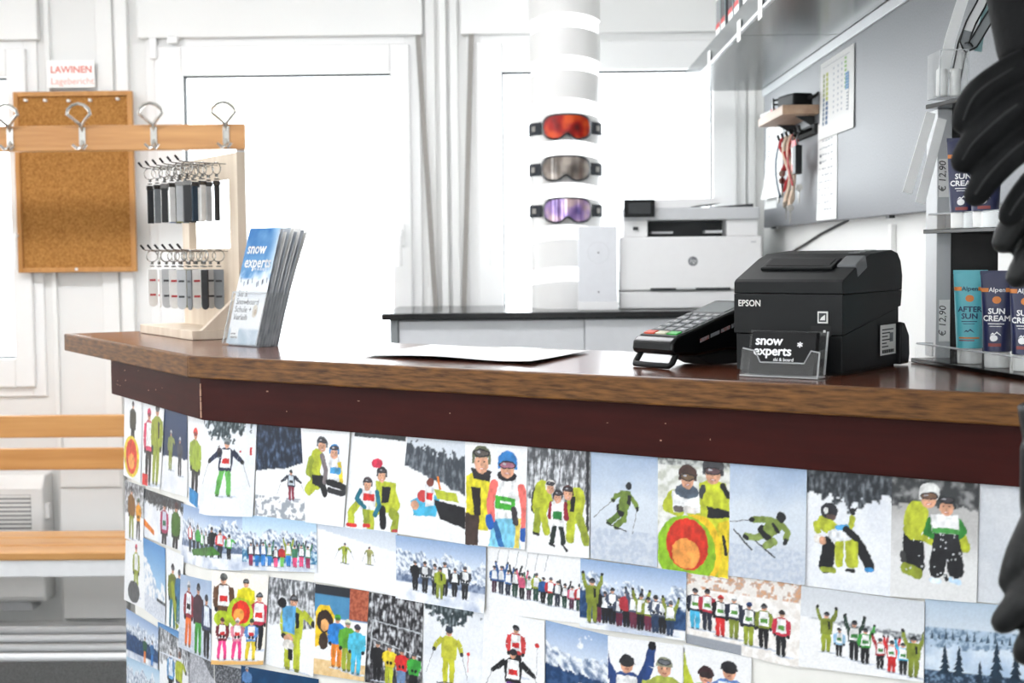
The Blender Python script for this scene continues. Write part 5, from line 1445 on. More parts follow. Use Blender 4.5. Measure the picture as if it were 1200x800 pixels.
for k in range(5):
    y = .004 + k * .0022
    MBk = MB(MC @ TC)
    o = MBk.box(.010, .095, y, y + .0018, .0035, .0565 + (k % 2) * .0006).build('business_card', 'card_black')
    if k == 0:
        tag(o, 'front black business card reading snow experts in white', 'business card', 'cards in the acrylic card holder')
        for s_, sz, x, z, bd in (('snow', .0165, .0145, .0375, .0010), ('experts', .0165, .0130, .0245, .0010), ('ski & board', .0058, .041, .0195, .0001), ('*', .015, .071, .0315, .0008)):
            text(s_, sz, MC @ TC @ frame((x, y - .0003, z), (1, 0, 0), (0, 0, 1), (0, -1, 0)), 'ink_white', o, stroke=bd, squeeze=1.06, spacing=.95)
    else: tag(o, ('first', 'second', 'third', 'fourth')[k - 1] + ' black business card behind the white lettered front card', 'business card', 'cards in the acrylic card holder')

# ------------------------------------------------------------------ laser printer on the back worktop
LY = 4.325
x0 = on_y(728, 320, LY).x; x1 = on_y(891, 320, LY).x
LW = x1 - x0
MLp = Matrix.Translation((x0, LY, CZ))
t = thing('laser_printer', 'white multifunction laser printer on the black back worktop', 'printer', M=MLp)
def lz(py): return (on_y(810, py, LY).z - CZ)
def lx(px_): return on_y(px_, 300, LY).x - x0
zt, zf, zo, zs = lz(341), lz(277), lz(258), lz(243)
zz0 = .002
MB().box(-.004, LW + .004, .004, .41, zz0, zt).build('paper_tray', 'laser_white', t, bevel=.004)
MB().box(-.004, LW + .006, 0, .41, zt + .002, zf).build('front_door', 'laser_white', t, bevel=.006)
up = MB().box(.008, lx(759), .006, .40, zf + .001, zo).box(lx(852), LW - .008, .006, .40, zf + .001, zo).box(lx(759), lx(852), .12, .40, zf + .001, zo)
up.build('upper_housing', 'laser_white', t)
MB().box(lx(759), lx(852), .115, .119, zf + .001, zo).build('output_recess', 'dark_grey', t)
MB().box(lx(765), lx(790), .03, .10, zf + .010, zf + .016).build('output_roller', 'laser_grey', t)
MB().box(lx(828), lx(848), .02, .10, zf + .010, zf + .018).build('output_roller', 'laser_grey', t)
MB().box(.012, lx(759) - .0, .008, .02, zf + .001, zf + .002).build('seam', 'laser_grey', t)
MB().box(lx(762), lx(856), -.0015, .001, lz(340), lz(337)).build('tray_slot', 'dark_grey', t)
MB().box(lx(792), lx(815), -.003, .001, lz(339), lz(337)).build('tray_grip', 'laser_grey', t)
MB().box(lx(742), lx(748), -.0012, .006, lz(269), lz(265)).build('usb_port', 'dark_grey', t)
MB().box(.006, LW - .002, -.004, .41, zo + .001, zs).build('scanner_unit', 'laser_grey', t, bevel=.004)
ad = MB().prism([(lx(768), zs), (lx(768), lz(233)), (lx(855), lz(232)), (lx(859), lz(234)), (lx(846), lz(238)), (lx(820), lz(240)), (lx(806), zs)], -.02, -.38, M=frame((0, 0, 0), (1, 0, 0), (0, 0, 1), (0, -1, 0)))
ad = MB().prism([(lx(768), zs), (lx(768), lz(233)), (lx(855), lz(232)), (lx(859), lz(234)), (lx(846), lz(238)), (lx(820), lz(240)), (lx(806), zs)], -.38, -.005, M=frame((0, 0, 0), (1, 0, 0), (0, 0, 1), (0, -1, 0)))
ad.build('document_feeder', 'laser_white', t)
MB().prism([(lx(826), zs), (lx(884), lz(239)), (lx(884), zs)], -.36, -.02, M=frame((0, 0, 0), (1, 0, 0), (0, 0, 1), (0, -1, 0))).build('feeder_tray', 'dark_grey', t)
cp = MB().box(lx(731), lx(767), -.022, .03, lz(254), lz(233)).build('control_panel', 'black_gloss', t, bevel=.003)
MB().box(lx(736), lx(762), -.0228, -.022, lz(250), lz(237)).build('touch_screen', 'dark_grey', cp)
lc = (lx(812), lz(306))
lo = MB()
nn_ = 28
lo.prism([(.0145 * cos(2 * pi * k / nn_), .0145 * sin(2 * pi * k / nn_)) for k in range(nn_)], 0, .0006, M=frame((lc[0], -.0002, lc[1]), (1, 0, 0), (0, 0, 1), (0, -1, 0)))
lo = lo.build('logo_disc', 'ink_grey', t)
text('hp', .021, MLp @ frame((lc[0] - .0105, -.0012, lc[1] - .0095), (1, 0, 0), (0, 0, 1), (0, -1, 0)), 'ink_white', lo, shear=.25, bold=-.0002)
MB().box(lx(880), lx(886), -.0008, .002, lz(285), lz(283)).build('marking', 'laser_grey', t)
MB().tube([on_y(726, y, LY + .03) for y in (318, 330, 342, 350, 356)] + [Vector((x0 + .002, LY + .05, CZ + .004)), Vector((x0 + .06, LY + .3, CZ + .004))], .0022, 6).build('power_cable', 'cable', t, smooth=60, world=True)

# white upright box next to the printer
ya = 4.30
xa, xb = on_y(678, 310, ya).x, on_y(723, 310, ya).x
za = on_y(700, 265, ya).z
t = thing('white_panel_box', 'white upright plastic box leaning between goggle column and laser printer', 'box', ((xa + xb) / 2, ya, CZ))
w_ = (xb - xa) / 2
MB().box(-w_, w_, 0, .05, .026, za - CZ).build('box_body', 'paper_grey', t, bevel=.002)
MB().box(-w_ - .002, w_ + .004, -.004, .06, .0005, .026).build('box_foot', 'laser_white', t, bevel=.002)
for z in ((on_y(700, 296, ya).z - CZ), (on_y(700, 342, ya).z - CZ)):
    MB().lathe([(.003, 0), (.003, .002)], 10, M=Matrix.Translation((.002, 0, z)) @ Matrix.Rotation(pi / 2, 4, 'X')).build('screw', 'ink_grey', t)
MB().tube([(.002 + .032 * cos(2 * pi * k / 24), -.0002, on_y(700, 296, ya).z - CZ + .032 * sin(2 * pi * k / 24)) for k in range(24)], .0006, 4, closed=True).build('embossed_ring', 'laser_grey', t)

# ------------------------------------------------------------------ goggle column
cc = on_y(663.5, 300, 4.55)
GC = Vector((cc.x, 4.55, CZ)); GR = .1125
t = thing('goggle_column', 'white lit display column with grey bands carrying three ski goggles', 'display column', tuple(GC))
MB().lathe([(GR - .006, .001), (GR - .006, 1.16)], 48).build('light_tube', 'tube_light', t, smooth=40)
PITCHB = .1305
for k in range(9):
    z = .0005 + k * PITCHB
    bd = MB().lathe([(GR, z), (GR, z + .086), (GR - .005, z + .086), (GR - .005, z), (GR, z)], 48, caps=False)
    if k: bd.v = [Vector((v.x, v.y, v.z - .014 * (v.x / GR) ** 2)) for v in bd.v]      # arched strips
    else: bd.v = [Vector((v.x, v.y, v.z - (.014 * (v.x / GR) ** 2 if v.z > .04 else 0))) for v in bd.v]
    bd.build('band', 'band_grey', t, smooth=40)
MB().lathe([(GR + .004, 1.16), (GR + .004, 1.18)], 48).build('cap', 'laser_white', t, smooth=40)

def mat_lens(name, cols, rough=.08):
    m, nt, out = _new(name)
    b = nt.nodes.new('ShaderNodeBsdfPrincipled')
    tc = nt.nodes.new('ShaderNodeTexCoord'); nz = nt.nodes.new('ShaderNodeTexNoise'); nz.inputs['Scale'].default_value = 22; nz.inputs['Detail'].default_value = 1
    rp = nt.nodes.new('ShaderNodeValToRGB')
    while len(rp.color_ramp.elements) < len(cols): rp.color_ramp.elements.new(.5)
    for k, c in enumerate(cols):
        rp.color_ramp.elements[k].position = .3 + .4 * k / (len(cols) - 1); rp.color_ramp.elements[k].color = (*lin(c), 1)
    nt.links.new(tc.outputs['Object'], nz.inputs['Vector']); nt.links.new(nz.outputs['Fac'], rp.inputs[0]); nt.links.new(rp.outputs[0], b.inputs['Base Color'])
    b.inputs['Roughness'].default_value = rough; b.inputs['Metallic'].default_value = .35; b.inputs['Coat Weight'].default_value = .6
    nt.links.new(b.outputs[0], out.inputs[0])
mat_lens('lens_red', [(92, 10, 10), (168, 22, 14), (226, 84, 26)])
mat_lens('lens_smoke', [(70, 62, 56), (116, 106, 98), (168, 156, 146)])
mat_lens('lens_violet', [(84, 66, 130), (150, 120, 176), (196, 168, 170)])
GZ = [on_y(663, y, 4.43).z for y in (149, 197.5, 246.5)]
for gi, (gz, lens, lab, dx) in enumerate(((GZ[0], 'lens_red', 'ski goggles with red mirrored lens, topmost on the column', .002), (GZ[1], 'lens_smoke', 'ski goggles with smoky brown lens, middle pair on the column', -.002), (GZ[2], 'lens_violet', 'ski goggles with violet lens, lowest pair on the column', .002))):
    t = thing('ski_goggles', lab, 'goggles', (GC.x, GC.y, gz), rotz=dx * 9, group='ski goggles on the column')
    Rg = GR + .030; HW = .083
    def outline(x, s):            # half heights at lateral x for scale s
        e = max(0.0, 1 - abs(x / (HW * s)) ** 3.2) ** (1 / 2.4)
        top = .040 * s * e
        bot = -(.042 * s) * e + .019 * math.exp(-(x / .017) ** 2)
        return top, bot
    def shell(s, r, n=26, mrows=6):
        def fn(u, v):
            x = (-1 + 2 * u) * HW * s * .9995
            tp, bt = outline(x, s)
            th = x / (Rg * .92)
            rr = r - .05 * abs(th) ** 3
            z = bt + (tp - bt) * v
            return Vector((rr * sin(th), -rr * cos(th), z))
        return fn
    f_out = shell(1.0, Rg); f_in = shell(.86, Rg + .003); f_b = shell(1.0, GR + .006)
    fm = MB()
    n = 30
    def loop(fn):
        return [fn(k / n, 1.0) for k in range(n + 1)] + [fn(1 - k / n, 0.0) for k in range(n + 1)]
    Lo, Li, Lb = loop(f_out), loop(f_in), loop(f_b)
    k_ = len(Lo)
    fm.add(Lo + Li + Lb, [(i, (i + 1) % k_, k_ + (i + 1) % k_, k_ + i) for i in range(k_)] + [(2 * k_ + i, 2 * k_ + (i + 1) % k_, (i + 1) % k_, i) for i in range(k_)])
    fm.build('goggle_frame', 'goggle_frame', t, smooth=50)
    ln = MB(); ln.grid(shell(.89, Rg + .0025), 30, 8); ln.build('lens', lens, t, smooth=80)
    fo = MB(); fo.grid(shell(.98, GR + .006), 30, 8); fo.build('face_foam', 'foam', t)
    # elastic strap around the column
    sp = MB()
    th0, th1 = radians(40), radians(320)
    nseg = 40
    vs = []; fs = []
    for k in range(nseg + 1):
        th = th0 + (th1 - th0) * k / nseg
        rr = GR + .004 + (.008 if k in (0, nseg) else 0)
        for z in (-.019, .019):
            vs.append((rr * sin(th), -rr * cos(th), z))
        for z in (.019, -.019):
            vs.append(((rr - .003) * sin(th), -(rr - .003) * cos(th), z))
    for k in range(nseg):
        for j in range(4): fs.append((4 * k + j, 4 * k + (j + 1) % 4, 4 * k + 4 + (j + 1) % 4, 4 * k + 4 + j))
    fs += [(0, 1, 2, 3), (4 * nseg + 3, 4 * nseg + 2, 4 * nseg + 1, 4 * nseg)]
    sp.add(vs, fs); so = sp.build('strap', 'strap_black', t, smooth=40)
    for th in (radians(58), radians(-60)):
        MB().box(-.010, .010, -.0008, .0008, -.008, .008, M=frame(((GR + .0052) * sin(th), -(GR + .0052) * cos(th), 0), (cos(th), sin(th), 0), (-sin(th), cos(th), 0), (0, 0, 1))).build('strap_logo', 'strap_grey', so)

# ------------------------------------------------------------------ magnetic board on the right wall
BXf = .745
t = thing('magnetic_board', 'large grey metal magnetic board on the right wall', 'magnetic board', (BXf, 3.2, 1.388))
MB().box(BXf, XR - .006, 1.55, 4.605, 1.388, 1.829).build('board_sheet', 'board_grey', t, bevel=.002, world=True)
MB().box(BXf - .006, BXf, 1.55, 4.605, 1.805, 1.829).build('top_rail', 'shelf_edge', t, bevel=.001, world=True)
MB().box(XR - .006, XR, 1.7, 4.5, 1.45, 1.75).build('wall_mount', 'grey_metal', t, world=True)
for y in (4.45, 3.0): MB().box(BXf + .002, BXf + .014, y, y + .03, 1.382, 1.389).build('clip', 'dark_grey', t, world=True)

def wall_paper(name, label, y_far, y_near, z0, z1, draw=None, off=.0012, group=None, curl=.002):
    Wm, Hm_ = (y_far - y_near) * 1000, (z1 - z0) * 1000
    pr = Print(Wm, Hm_)
    pr.bg(lambda u, v: lin((243, 243, 241)), 8, 10)
    if draw: draw(pr, Wm, Hm_)
    o = pr.mesh(name, lambda u, v, n: Vector((BXf - off - n - curl * (v ** 3) * (1 - u) - curl * .6 * v ** 4, y_far + (y_near - y_far) * u, z1 + (z0 - z1) * v)), 'matte_print', thick=.0003, lift=.0002)
    return tag(o, label, 'paper', group)
rnd = random.Random(4)
def d_table(c, W, H):
    for k in range(11):
        c.rect(W * .10, H * (.16 + k * .062), W * .05, H * .05, (150, 158, 96) if k < 5 else (96, 120, 140)); c.rect(W * .19, H * (.16 + k * .062), W * .07, H * .05, (196, 200, 110) if k < 6 else (80, 112, 150))
    for col in (.42, .55, .66):
        for k in range(9): c.rect(W * col, H * (.14 + k * .07), W * .035, H * .03, (196, 200, 206))
    for k in range(8): c.rect(W * .76, H * (.10 + k * .05), W * .05, H * .03, (150, 196, 110))
    for k in range(6): c.rect(W * .78, H * (.30 + k * .035), W * .10, H * .03, (120, 164, 206))
    for k in range(6): c.rect(W * .82, H * (.54 + k * .04), W * .05, H * .02, (170, 176, 186))
    c.rect(W * .1, H * .075, W * .8, H * .006, (170, 172, 176))
wall_paper('timetable_sheet', 'white plan sheet with green and blue colour table on the grey board', 3.70, 3.315, 1.598, 1.79, d_table, off=.0025)
def d_lines(c, W, H):
    for k in range(13):
        for j in range(5):
            if rnd.random() < .75: c.rect(W * (.10 + j * .15), H * (.04 + k * .070 + .008 * rnd.random()), W * rnd.uniform(.05, .13), H * .012, (168, 172, 178))
        if k in (1, 4, 5): c.rect(W * .12, H * (.05 + k * .068), W * .10, H * .028, (120, 124, 130))
wall_paper('list_sheet', 'long narrow printed list below the plan sheet', 3.735, 3.50, 1.392, 1.640, d_lines, off=.0012)
wall_paper('note_sheet', 'white note sheet hanging left of the keys under the small shelf', 4.55, 4.255, 1.475, 1.70, d_lines, off=.0012, curl=.012)
wall_paper('note_sheet', 'second white note sheet peeking out below the first by the keys', 4.575, 4.36, 1.445, 1.60, None, off=.0005, curl=.002)

# little wooden shelf with things on it
SX, SY0, SY1, SZ = .650, 3.725, 4.12, 1.668
t = thing('small_wall_shelf', 'small wooden shelf on the grey board above the keys', 'shelf', (BXf, 3.92, SZ))
MB().box(SX, BXf, SY0, SY1, SZ, SZ + .024).build('shelf_board', 'small_shelf_wood', t, bevel=.002, world=True)
for y in (SY0 + .06, SY1 - .06): MB().prism([(BXf - .001, SZ), (BXf - .05, SZ), (BXf - .001, SZ - .03)], y - .003, y + .003, M=frame((0, 0, 0), (1, 0, 0), (0, 0, 1), (0, -1, 0)) if False else Matrix(((1, 0, 0, 0), (0, 0, 1, 0), (0, 1, 0, 0), (0, 0, 0, 1)))).build('bracket', 'dark_grey', t, world=True)
tz = SZ + .0245
o = thing('notepad', 'white notepad with red band on the small wooden shelf', 'notepad', (.690, 4.04, tz), rotz=.08)
MB().box(-.03, .03, -.075, .075, 0, .012).build('pad', 'paper', o, bevel=.001); MB().box(-.031, .031, -.076, -.05, .0, .0125).build('binding', 'tag_red', o)
o = thing('sunglasses', 'black sunglasses lying folded on the small wooden shelf', 'sunglasses', (.668, 3.97, tz), rotz=-1.75)
for sx in (-.034, .034):
    MB().ell((sx, 0, .020), (.028, .004, .020), 14, 8).build('lens', 'black_gloss', o, smooth=60)
    MB().tube([(sx * 1.85, 0, .03), (sx * 1.85, .06, .034), (sx * 1.7, .10, .022), (sx * 1.6, .12, .006)], .003, 6).build('temple', 'black_plastic', o, smooth=60)
MB().tube([(-.008, 0, .028), (0, -.003, .032), (.008, 0, .028)], .003, 6).build('bridge', 'black_plastic', o, smooth=60)
o = thing('two_way_radio', 'black two-way radio lying on the small wooden shelf', 'radio', (.70, 3.82, tz), rotz=-1.35)
MB().box(-.055, .055, -.028, .028, 0, .035).build('radio_body', 'black_plastic', o, bevel=.006)
MB().tube([(.05, .015, .02), (.07, .02, .022), (.095, .025, .03)], [.006, .005, .004], 8).build('antenna', 'black_matt', o, smooth=60)
MB().box(-.035, .0, -.018, .018, .035, .037).build('speaker_grille', 'dark_grey', o)
# key hooks and keys
t = thing('key_rack', 'black key rack with six hooks below the small shelf', 'key rack', (BXf, 3.94, 1.618))
MB().box(BXf - .010, BXf - .0005, 3.735, 4.14, 1.618, 1.645).build('rack_strip', 'black_matt', t, bevel=.001, world=True)
KY = [3.775 + k * .064 for k in range(6)]
for y in KY: MB().tube([(BXf - .009, y, 1.634), (BXf - .030, y, 1.626), (BXf - .040, y, 1.630), (BXf - .044, y, 1.643)], .004, 7).build('hook', 'black_plastic', t, smooth=60, world=True)
def hanging(name, label, cat, y, parts):
    o = thing(name, label, cat, (BXf - .034, y, 1.6305), group='things on the key rack')
    for (nm, kind, m, args) in parts:
        if kind == 'ribbon':
            L, w, sway = args
            MB().sheet(lambda u, v: (Vector((-.002 - .012 * sin(pi * v), (u - .5) * w + sway * sin(v * 5), -L * v)), Vector((1, 0, 0))), 1, 8, .002).build(nm, m, o, smooth=60)
        elif kind == 'cord':
            L, r, sway = args
            MB().tube([(-.006 - .008 * sin(k * .9), sway * sin(k * 1.1), -L * k / 8) for k in range(9)] + [(.004, sway * sin(k * 1.1 + .5) + .012, -L * k / 8) for k in range(7, -1, -1)], r, 6).build(nm, m, o, smooth=60)
        elif kind == 'box':
            (dx, dy, dz, z) = args
            MB().box(-dx - .004, -.004, -dy, dy, z - dz, z).build(nm, m, o, bevel=.002)
        elif kind == 'key':
            MB().lathe([(.010, 0), (.010, .002)], 12, M=Matrix.Translation((-.008, 0, args)) @ Matrix.Rotation(pi / 2, 4, 'X')).box(-.010, -.006, -.002, .002, args - .04, args - .008).build(nm, m, o)
    return o
hanging('lanyard', 'dark blue lanyard on the key rack', 'lanyard', KY[5], [('ribbon', 'ribbon', 'cord_blue', (.165, .020, .004)), ('clip', 'box', 'steel', (.006, .006, .02, -.16))])
hanging('key_bunch', 'bunch of keys on red cord on the key rack', 'keys', KY[4], [('cord', 'cord', 'cord_red', (.10, .0045, .006)), ('key', 'key', 'steel', -.10), ('key', 'key', 'steel', -.12)])
hanging('lanyard', 'cream knotted cord lanyard on the key rack', 'lanyard', KY[3], [('cord', 'cord', 'cord_cream', (.19, .0055, .014)), ('loop', 'cord', 'cord_red', (.15, .004, .018)), ('key', 'key', 'steel', -.19)])
hanging('lanyard', 'red ribbon lanyard with cream tassel on the key rack', 'lanyard', KY[2], [('ribbon', 'ribbon', 'cord_red', (.14, .018, .006)), ('tassel', 'cord', 'cord_cream', (.20, .005, .012)), ('key', 'key', 'steel', -.2)])
hanging('ski_pass', 'red ski pass holder with white card on the key rack', 'pass holder', KY[1], [('strap', 'ribbon', 'black_matt', (.03, .012, 0)), ('holder', 'box', 'tag_red', (.008, .030, .085, -.02)), ('card', 'box', 'paper', (.0095, .020, .045, -.04))])
hanging('key_fob', 'black key fob pouch on the key rack', 'key fob', KY[0], [('strap', 'ribbon', 'black_matt', (.05, .014, 0)), ('pouch', 'box', 'black_plastic', (.018, .022, .075, -.04)), ('key', 'key', 'steel', -.15)])

# cable on the right wall below the board
cp_ = [Vector((XR - .004, 3.50, 1.388)), on_x(962, 274, XR - .004), on_x(945, 285, XR - .004), on_x(930, 294, XR - .004)]
cp_ += [cp_[-1] + (cp_[-1] - cp_[-2]) * 1.0 + Vector((0, 0, -.01)), Vector((XR - .004, 4.19, 1.19)), Vector((XR - .006, 4.19, 1.142))]
tag(MB().tube(cp_, .0035, 6).build('wall_cable', 'cable', smooth=60), 'black cable running down the right wall below the magnetic board', 'cable')

# ------------------------------------------------------------------ wall shelf above the board
t = thing('wall_shelf', 'long grey metal wall shelf above the magnetic board', 'shelf', (.63, 3.0, 1.83))
SO = .492
MB().box(SO + .004, XR - .001, 3.45, 4.635, 1.830, 1.850).build('shelf_board', 'shelf_grey', t, bevel=.001, world=True)
MB().box(SO + .004, XR - .001, 1.30, 3.447, 1.830, 1.850).build('shelf_board', 'shelf_grey', t, bevel=.001, world=True)
MB().box(SO, SO + .004, 1.30, 4.635, 1.834, 1.885).build('front_lip', 'shelf_grey', t, world=True)
MB().box(SO - .002, SO + .006, 1.30, 4.637, 1.826, 1.834).build('edge_trim', 'shelf_edge', t, bevel=.001, world=True)
for px_, py_ in ((831, 72), (866, 38), (891, 11)):
    p = on_x(px_, py_, SO - .003)
    MB().box(SO - .004, SO - .0022, p.y - .025, p.y + .025, p.z - .020, p.z + .028).build('price_tag', 'paper', t, world=True)
mat('pack_teal', (150, 178, 178), rough=.5); mat('pack_dark', (62, 64, 68), rough=.5)
for k, (px_, hgt) in enumerate(((846, .20), (852, .17), (861, .22), (868, .16), (879, .24), (890, .2), (905, .22))):
    p = on_x(px_, 40, SO + .03)
    o = thing('accessory_pack', ('teal edged', 'grey', 'dark grey', 'slim grey', 'tall grey', 'plain grey', 'wide grey')[k] + ' accessory pack with red and white label on the wall shelf', 'package', (SO + .045, p.y, 1.8505), group='packs on the wall shelf')
    MB().box(-.025, .03, -.045, .045, 0, hgt).build('carton', 'pack_dark' if k % 3 else 'cabinet_edge', o, bevel=.001)
    for zz_ in (.06, .06 + hgt * .55):
        if zz_ + .03 > hgt: continue
        MB().box(-.0262, -.025, -.04, .04, zz_ - .02, zz_ + .025).build('label', 'paper', o)
        MB().box(-.0266, -.0262, -.04, .04, zz_ + .012, zz_ + .025).build('label_band', 'tag_red', o)
    MB().box(-.026, -.0252, -.045, -.040, 0, hgt).build('edge_strip', 'pack_teal', o)

# ------------------------------------------------------------------ sun cream display
t = thing('cream_display', 'sun cream display stand with black shelves and grey post on the counter', 'display stand', (.62, 1.86, ZT))
PY = 1.985
zs_ = [ZT + .0005, on_y(1077, 274, 1.985).z, on_y(1079, 128, 1.985).z]
gx0, gx1, gx2 = on_y(1097.5, 300, PY).x, on_y(1114.5, 300, PY).x, on_y(1171, 300, PY).x
MB().box(gx0, gx1, PY, PY + .055, ZT + .006, zs_[2]).build('grey_post', 'tower_grey', t, bevel=.001, world=True)
MB().box(gx1, gx2, PY + .004, PY + .055, ZT + .006, zs_[2]).build('black_back_panel', 'black_gloss', t, bevel=.001, world=True)
e0, e1 = Vector((.5255, 1.985)), Vector((.588, 1.672))
def shelf_plate(z, x_left=None, th=.006):
    off = Vector((0, 0)) if x_left is None else Vector((x_left - e0.x, 0))
    a, b = e0 + off, e1 + off
    d_ = (b - a).normalized(); nrm = Vector((-d_.y, d_.x))
    a2, b2 = a + nrm * .15, b + nrm * .15
    poly = [(a.x, a.y), (b.x, b.y), (min(b2.x, BXf - .006), b2.y), (min(a2.x, BXf - .006), a2.y)]
    MB().prism(poly, z, z + th).build('shelf_plate', 'black_gloss', t, bevel=.001, world=True)
    return a, b, d_, nrm
zs_ = [ZT + .0005, on_y(1077, 274, 1.985).z, on_y(1079, 128, 1.985).z]
for k, z in enumerate(zs_):
    a, b, d_, nrm = shelf_plate(z, [None, .541, .543][k])
    # clear lip along the front edge
    M_ = frame((a.x, a.y, z + .006), (d_.x, d_.y, 0), (nrm.x, nrm.y, 0), (0, 0, 1))
    if k < 2:
        MB().box(.004, .31, .004, .006, 0, .020, M=M_).build('clear_lip', 'acrylic', t, world=True)
        MB().tube([M_ @ Vector((.005, .03, .002)), M_ @ Vector((.005, .03, .02)), M_ @ Vector((.006, .006, .0205)), M_ @ Vector((.31, .005, .0205))], .0014, 6).build('lip_edge', 'acrylic_edge', t, smooth=60, world=True)
LIPS = zs_
def price_card(py0, py1, txt):
    p0, p1 = on_y(1099, py1, PY), on_y(1113, py0, PY)
    o = thing('price_card', 'white price card with handwritten euro amount on the ' + txt, 'price card', ((p0.x + p1.x) / 2, PY - .0006, p0.z), group='price cards on the grey post')
    MB().box(p0.x + .001, p1.x, PY - .0012, PY - .0003, p0.z, p1.z).build('card', 'paper', o, world=True)
    text('\u20ac 12,90', .0135, frame((p1.x - .003, PY - .0016, p0.z + .007), (0, 0, 1), (-1, 0, 0), (0, -1, 0)), 'ink_black', o, shear=.12)
price_card(351, 400, 'post beside the turquoise tube')
price_card(186, 231, 'post above the middle shelf')

mat('tube_turq', (84, 176, 188), rough=.35, vary=.03); mat('tube_navy', (30, 36, 74), rough=.35, vary=.05)
mat('ink_navy', (24, 44, 84), rough=.5); mat('ink_orange', (206, 122, 50), rough=.5); mat('ink_brick', (140, 60, 58), rough=.5)
def cream_tube(pos, yaw, kind, label, hgt=.122, up=1):
    T = Matrix.Translation(pos) @ Matrix.Rotation(yaw, 4, 'Z')
    o = thing('cream_tube', label, 'cream tube', M=T, group='cream tubes on the display stand')
    capz = .021
    MB().lathe([(.0145, 0), (.0155, .001), (.0158, capz - .001), (.0150, capz)], 24).build('cap', 'cap_white', o, smooth=40)
    def body(u, v, n=0.0):     # u around 0..1, v 0 bottom .. 1 top
        w = .0170 + (.0215 - .0170) * v
        dth = .0165 * (1 - v) ** .8 + .0016
        th = 2 * pi * u
        e = lambda q: math.copysign(abs(q) ** .9, q)
        return Vector(((w + n) * e(sin(th)), -(dth + n) * e(cos(th)), capz + (hgt - capz) * v))
    g = MB(); g.grid(lambda u, v: body(u, v), 32, 12)
    m = 'tube_turq' if kind == 'after' else 'tube_navy'
    g.build('tube_body', m, o, smooth=70)
    MB().box(-.0216, .0216, -.0018, .0018, hgt - .004, hgt + .001).build('crimp', m, o)
    def fx(x, y, up_=1):       # x metres across the front, y height
        v = (y - capz) / (hgt - capz)
        w = .0170 + .0045 * v
        u = math.asin(max(-.999, min(.999, x / w))) / (2 * pi)
        return T @ body(u, v, .0004)
    def band(y0, y1, x0_, x1_, mm):
        g = MB(); g.grid(lambda u, v: fx(x0_ + (x1_ - x0_) * u, y0 + (y1 - y0) * v), 10, 1); g.build('label_band', mm, o, world=True)
    band(hgt - .026, hgt - .021, -.0195, -.0095, 'ink_orange'); band(hgt - .026, hgt - .021, .0095, .0195, 'ink_orange')
    dk = 'ink_navy' if kind == 'after' else 'ink_white'
    mapped_text('Alpen', .0078, lambda x, y: fx(x, y + hgt - .0235), dk, o, stroke=.0002)
    g = MB(); g.add([fx(0, hgt - .036)] + [fx(.0046 * cos(k * pi / 6), hgt - .036 + .0046 * sin(k * pi / 6)) for k in range(12)], [(0, 1 + k, 1 + (k + 1) % 12) for k in range(12)]); g.build('sun_emblem', 'ink_orange', o, world=True)
    l1, l2 = ('AFTER', 'SUN') if kind == 'after' else ('SUN', 'CREAM')
    mapped_text(l1, .0098, lambda x, y: fx(x, y + hgt - .0505), dk, o, stroke=.0006)
    mapped_text(l2, .0098, lambda x, y: fx(x, y + hgt - .0595), dk, o, stroke=.0006)
    band(hgt - .0665, hgt - .0655, -.009, .009, dk); band(hgt - .0695, hgt - .0688, -.007, .006, dk)
    g = MB(); pp = [(-.006, -.0805), (-.003, -.077), (-.001, -.0785), (.001, -.0755), (.005, -.0795), (.006, -.0812), (.001, -.0775), (-.001, -.0800), (-.003, -.0790)]
    g.add([fx(x, hgt + y) for x, y in pp], [(0, 1, 8), (1, 2, 7, 8), (2, 3, 6, 7), (3, 4, 5, 6)]); g.build('mountain_emblem', dk, o, world=True)
    if kind != 'after':
        g = MB(); g.add([fx(0 - .002, hgt - .084)] + [fx(-.002 + .0042 * cos(k * pi / 6), hgt - .084 + .0042 * sin(k * pi / 6)) for k in range(12)], [(0, 1 + k, 1 + (k + 1) % 12) for k in range(12)]); g.build('factor_disc', 'ink_white', o, world=True)
        band(hgt - .0945, hgt - .0905, -.008, .006, 'ink_brick')
    else:
        band(hgt - .0885, hgt - .0865, -.012, .012, 'ink_orange'); band(hgt - .0915, hgt - .0902, -.012, .006, 'ink_brick')
    return o
zb = zs_[0] + .0062
fy = radians(-14)
cream_tube((.575, 1.880, zb), fy - .12, 'after', 'turquoise after sun tube standing on white cap in the display')
cream_tube((.590, 1.815, zb), radians(-26), 'sun', 'navy sun cream tube next to the turquoise tube')
cream_tube((.607, 1.757, zb), radians(-30), 'sun', 'navy sun cream tube on the lowest shelf far from the grey post')
zm = zs_[1] + .0062
for k, (px_, yy) in enumerate(((1128.5, 1.90), (1154.5, 1.85))):
    p = on_y(px_, 262, yy)
    cream_tube((p.x, yy, zm), radians(-20), 'sun', ('navy sun cream tube on the middle shelf beside the price card', 'navy sun cream tube on the middle shelf partly behind the gloves')[k], hgt=.118)

